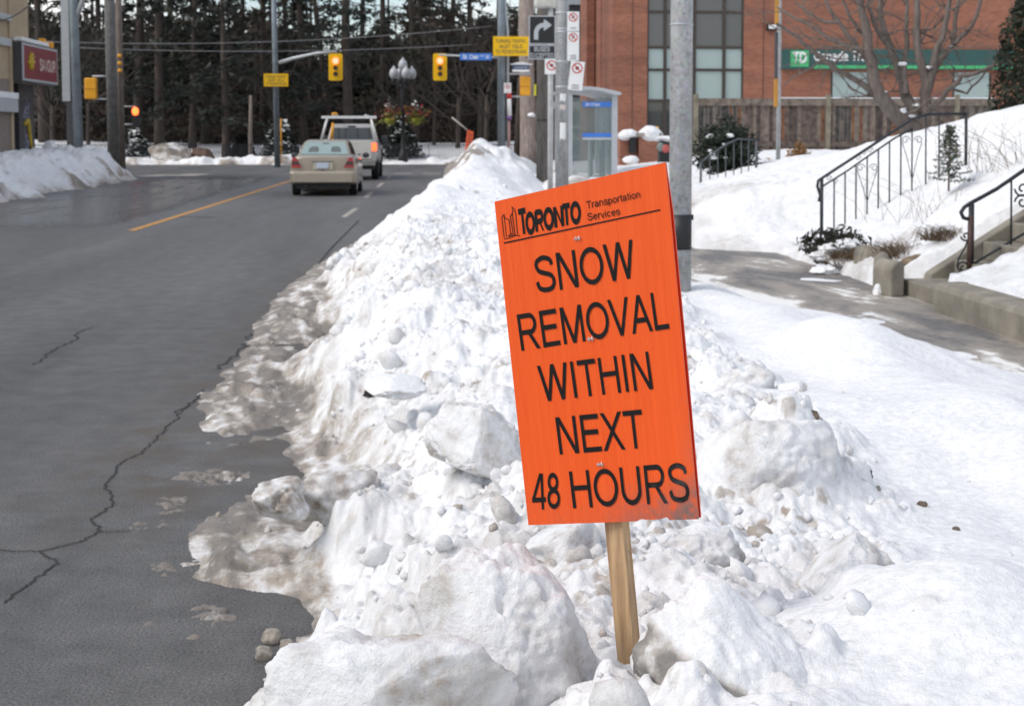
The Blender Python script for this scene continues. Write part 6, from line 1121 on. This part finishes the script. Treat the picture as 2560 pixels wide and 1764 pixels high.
loft(bp, [[(x, y, .335) for x, y, _ in sec(-.05, 0, 0)], [(x, y-.03*(abs(x) < .8), .36) for x, y, _ in sec(-.07, 0, 0)], [(x, y, .60) for x, y, _ in sec(-.10, 0, 0)], [(x, y, .655) for x, y, _ in sec(-.04, 0, 0)]], False); bp.build('bumper', CARB, T, bevel=.015)
MB().box(-.80, .80, .06, .10, .655, .668).build('bumper_gap', DGREY, T); MB().box(-.28, .28, -.034, -.01, .875, .895).build('boot_trim', DGREY, T)
p_ = MB().box(-.155, .155, -.045, -.03, .715, .865).build('licence_plate', PLATE, T, bevel=.008); MB().box(-.24, .26, -.029, -.012, .69, .87).build('plate_recess', M('light_beige', (.5, .45, .36), .4), T); MB().tube([(-.0, -.03, .665), (0, -.01, .665)], .025, 8).build('boot_lock', DGREY, T)
MB().box(-.70, .70, .15, 4.2, .19, .34).build('underbody', BLACK, T); MB().tube([(-.45, .0, .27), (-.45, .3, .27)], .03, 8).build('exhaust', DGREY, T)
# pickup
T = thing('pickup_truck', 'silver pickup truck with a white ladder rack waiting at the red light', 'truck', (X_of(872, 50.8), 50.8, 0))
bed = MB(); loft(bed, [ring(.0, .95, .62, 1.33, 1.39, .97), ring(.06, .985, .6, 1.36, 1.40, .97), ring(.8, 1.0, .58, 1.37, 1.40, .97), ring(2.0, 1.0, .58, 1.37, 1.40, .97)]); bed.build('cargo_bed', CARS, T)
loft(MB(), [ring(2.05, .98, .5, 1.28, 1.33), ring(3.6, .98, .5, 1.26, 1.3), ring(4.2, .97, .5, 1.2, 1.26), ring(5.2, .94, .55, 1.05, 1.12), ring(5.4, .88, .6, .95, 1.0)]).build('body', CARS, T)
gh = [[(-.93, 2.06, 1.30), (.93, 2.06, 1.30), (.93, 4.2, 1.27), (-.93, 4.2, 1.27)], [(-.76, 2.22, 1.93), (.76, 2.22, 1.93), (.76, 3.5, 1.95), (-.76, 3.5, 1.95)], [(-.68, 2.34, 1.985), (.68, 2.34, 1.985), (.68, 3.4, 2.0), (-.68, 3.4, 2.0)]]; loft(MB(), gh, False).build('cabin', CARS, T, bevel=.04)
A, B, C_, D_ = gh[0][0], gh[0][1], gh[1][1], gh[1][0]; wn_ = (Vector(B)-Vector(A)).cross(Vector(D_)-Vector(A)).normalized(); wn_ = wn_ if wn_.y < 0 else -wn_; plate_on(T, 'rear_window', [lerp_q(A, B, C_, D_, u, v)+wn_*.006 for u, v in ((.07, .2), (.93, .2), (.92, .86), (.08, .86))], CGLASSD, wn_*.012)
for u in (.36, .62): plate_on(T, 'window_bar', [lerp_q(A, B, C_, D_, u+a_, v)+wn_*.019 for a_, v in ((-.01, .2), (.01, .2), (.01, .86), (-.01, .86))], BLACK, wn_*.004)
plate_on(T, 'third_brake_light', [lerp_q(A, B, C_, D_, u, v)+wn_*.008 for u, v in ((.40, .90), (.58, .90), (.58, .98), (.40, .98))], BLACK, wn_*.02)
tg = MB().box(-.80, .80, -.03, .01, .74, 1.38).build('tailgate', M('silver_lit', (.60, .58, .54), .35, .2, var=.05), T, bevel=.02); MB().box(.30, .42, -.034, -.029, .88, .93).build('badge', DGREY, tg); MB().box(-.12, .12, -.036, -.029, 1.16, 1.24).build('handle', DGREY, tg)  # tailgate: body silver painted lighter for the light falling on it
for s_ in (-1, 1):
    MB().box(s_*.89-.08, s_*.89+.08, -.035, .05, 1.03, 1.30).build('tail_light', BRAKE, T, bevel=.02); MB().box(s_*1.12-.12, s_*1.12+.12, 3.75, 3.85, 1.28, 1.56).build('wing_mirror', DGREY, T, bevel=.03)
    A, B, C_, D_ = [(s_*abs(p[0]), p[1], p[2]) for p in (gh[0][1], gh[0][2], gh[1][2], gh[1][1])]; sn = (Vector(B)-Vector(A)).cross(Vector(D_)-Vector(A)).normalized(); sn = sn if sn.x*s_ > 0 else -sn; plate_on(T, 'side_window', [lerp_q(A, B, C_, D_, u, v)+sn*.006 for u, v in ((.1, .15), (.85, .15), (.82, .88), (.1, .88))], CGLASSD, sn*.01)
    for y in (1.2, 4.55): wheel(T, s_*.87, y, .39, .26, DGREY)
MB().box(-.93, .93, -.17, .02, .50, .70).build('bumper', M('dull_chrome', (.25, .24, .23), .45, .5), T, bevel=.03); MB().box(-.86, .86, .1, 5.2, .38, .60).build('underbody', BLACK, T); MB().ball((.28, -.05, .30), .12, .05, .12).build('tow_hitch', GREY, T)
rk = MB(); rk.box(-.96, .96, .12, .22, 2.16, 2.25); rk.box(-.60, -.54, .2, 3.4, 2.255, 2.30); rk.box(.54, .60, .2, 3.4, 2.255, 2.30)
for s_ in (-1, 1): rk.tube([(s_*.98, .17, 1.38), (s_*.76, .17, 2.17)], .045, 8)
rk.build('ladder_rack', WHITE, T); MB().tube([(-.62, .05, 1.40), (-.55, .08, 2.0)], .05, 8).build('yellow_tube', YEL2, T); MB().ball((-.5, .2, 2.32), .12, .1, .05).build('beacon', YEL2, T)
chunk('snow_heap', 'thin grey strip of slush lying under the saloon car', 'slush', 822, 473, 38.6, .62, .1, .05, 3, .5, .2, 4, SNOW_FAR)
# overhead wires, seen slack against the trees
CABLE = M('cable_grey', (.20, .20, .21), .6)
for lb, a_, b_, sag in (('upper grey overhead cable crossing the junction before the wood', at(-60, 96, 70), at(1230, 66, 68), .5), ('lower grey overhead cable crossing the junction before the wood', at(200, 120, 72), at(1180, 112, 72), .25), ('dark service cable running to the beige corner shop', at(-30, 55, 46.0), at(69, 17, 50.5), .15)):
    P = [a_.lerp(b_, k/24)-Vector((0, 0, sag*4*(k/24)*(1-k/24))) for k in range(25)]; tag(MB().tube(P, .022, 5).build('overhead_cable', CABLE if 'dark' not in lb else BLACK), lb, 'cable')
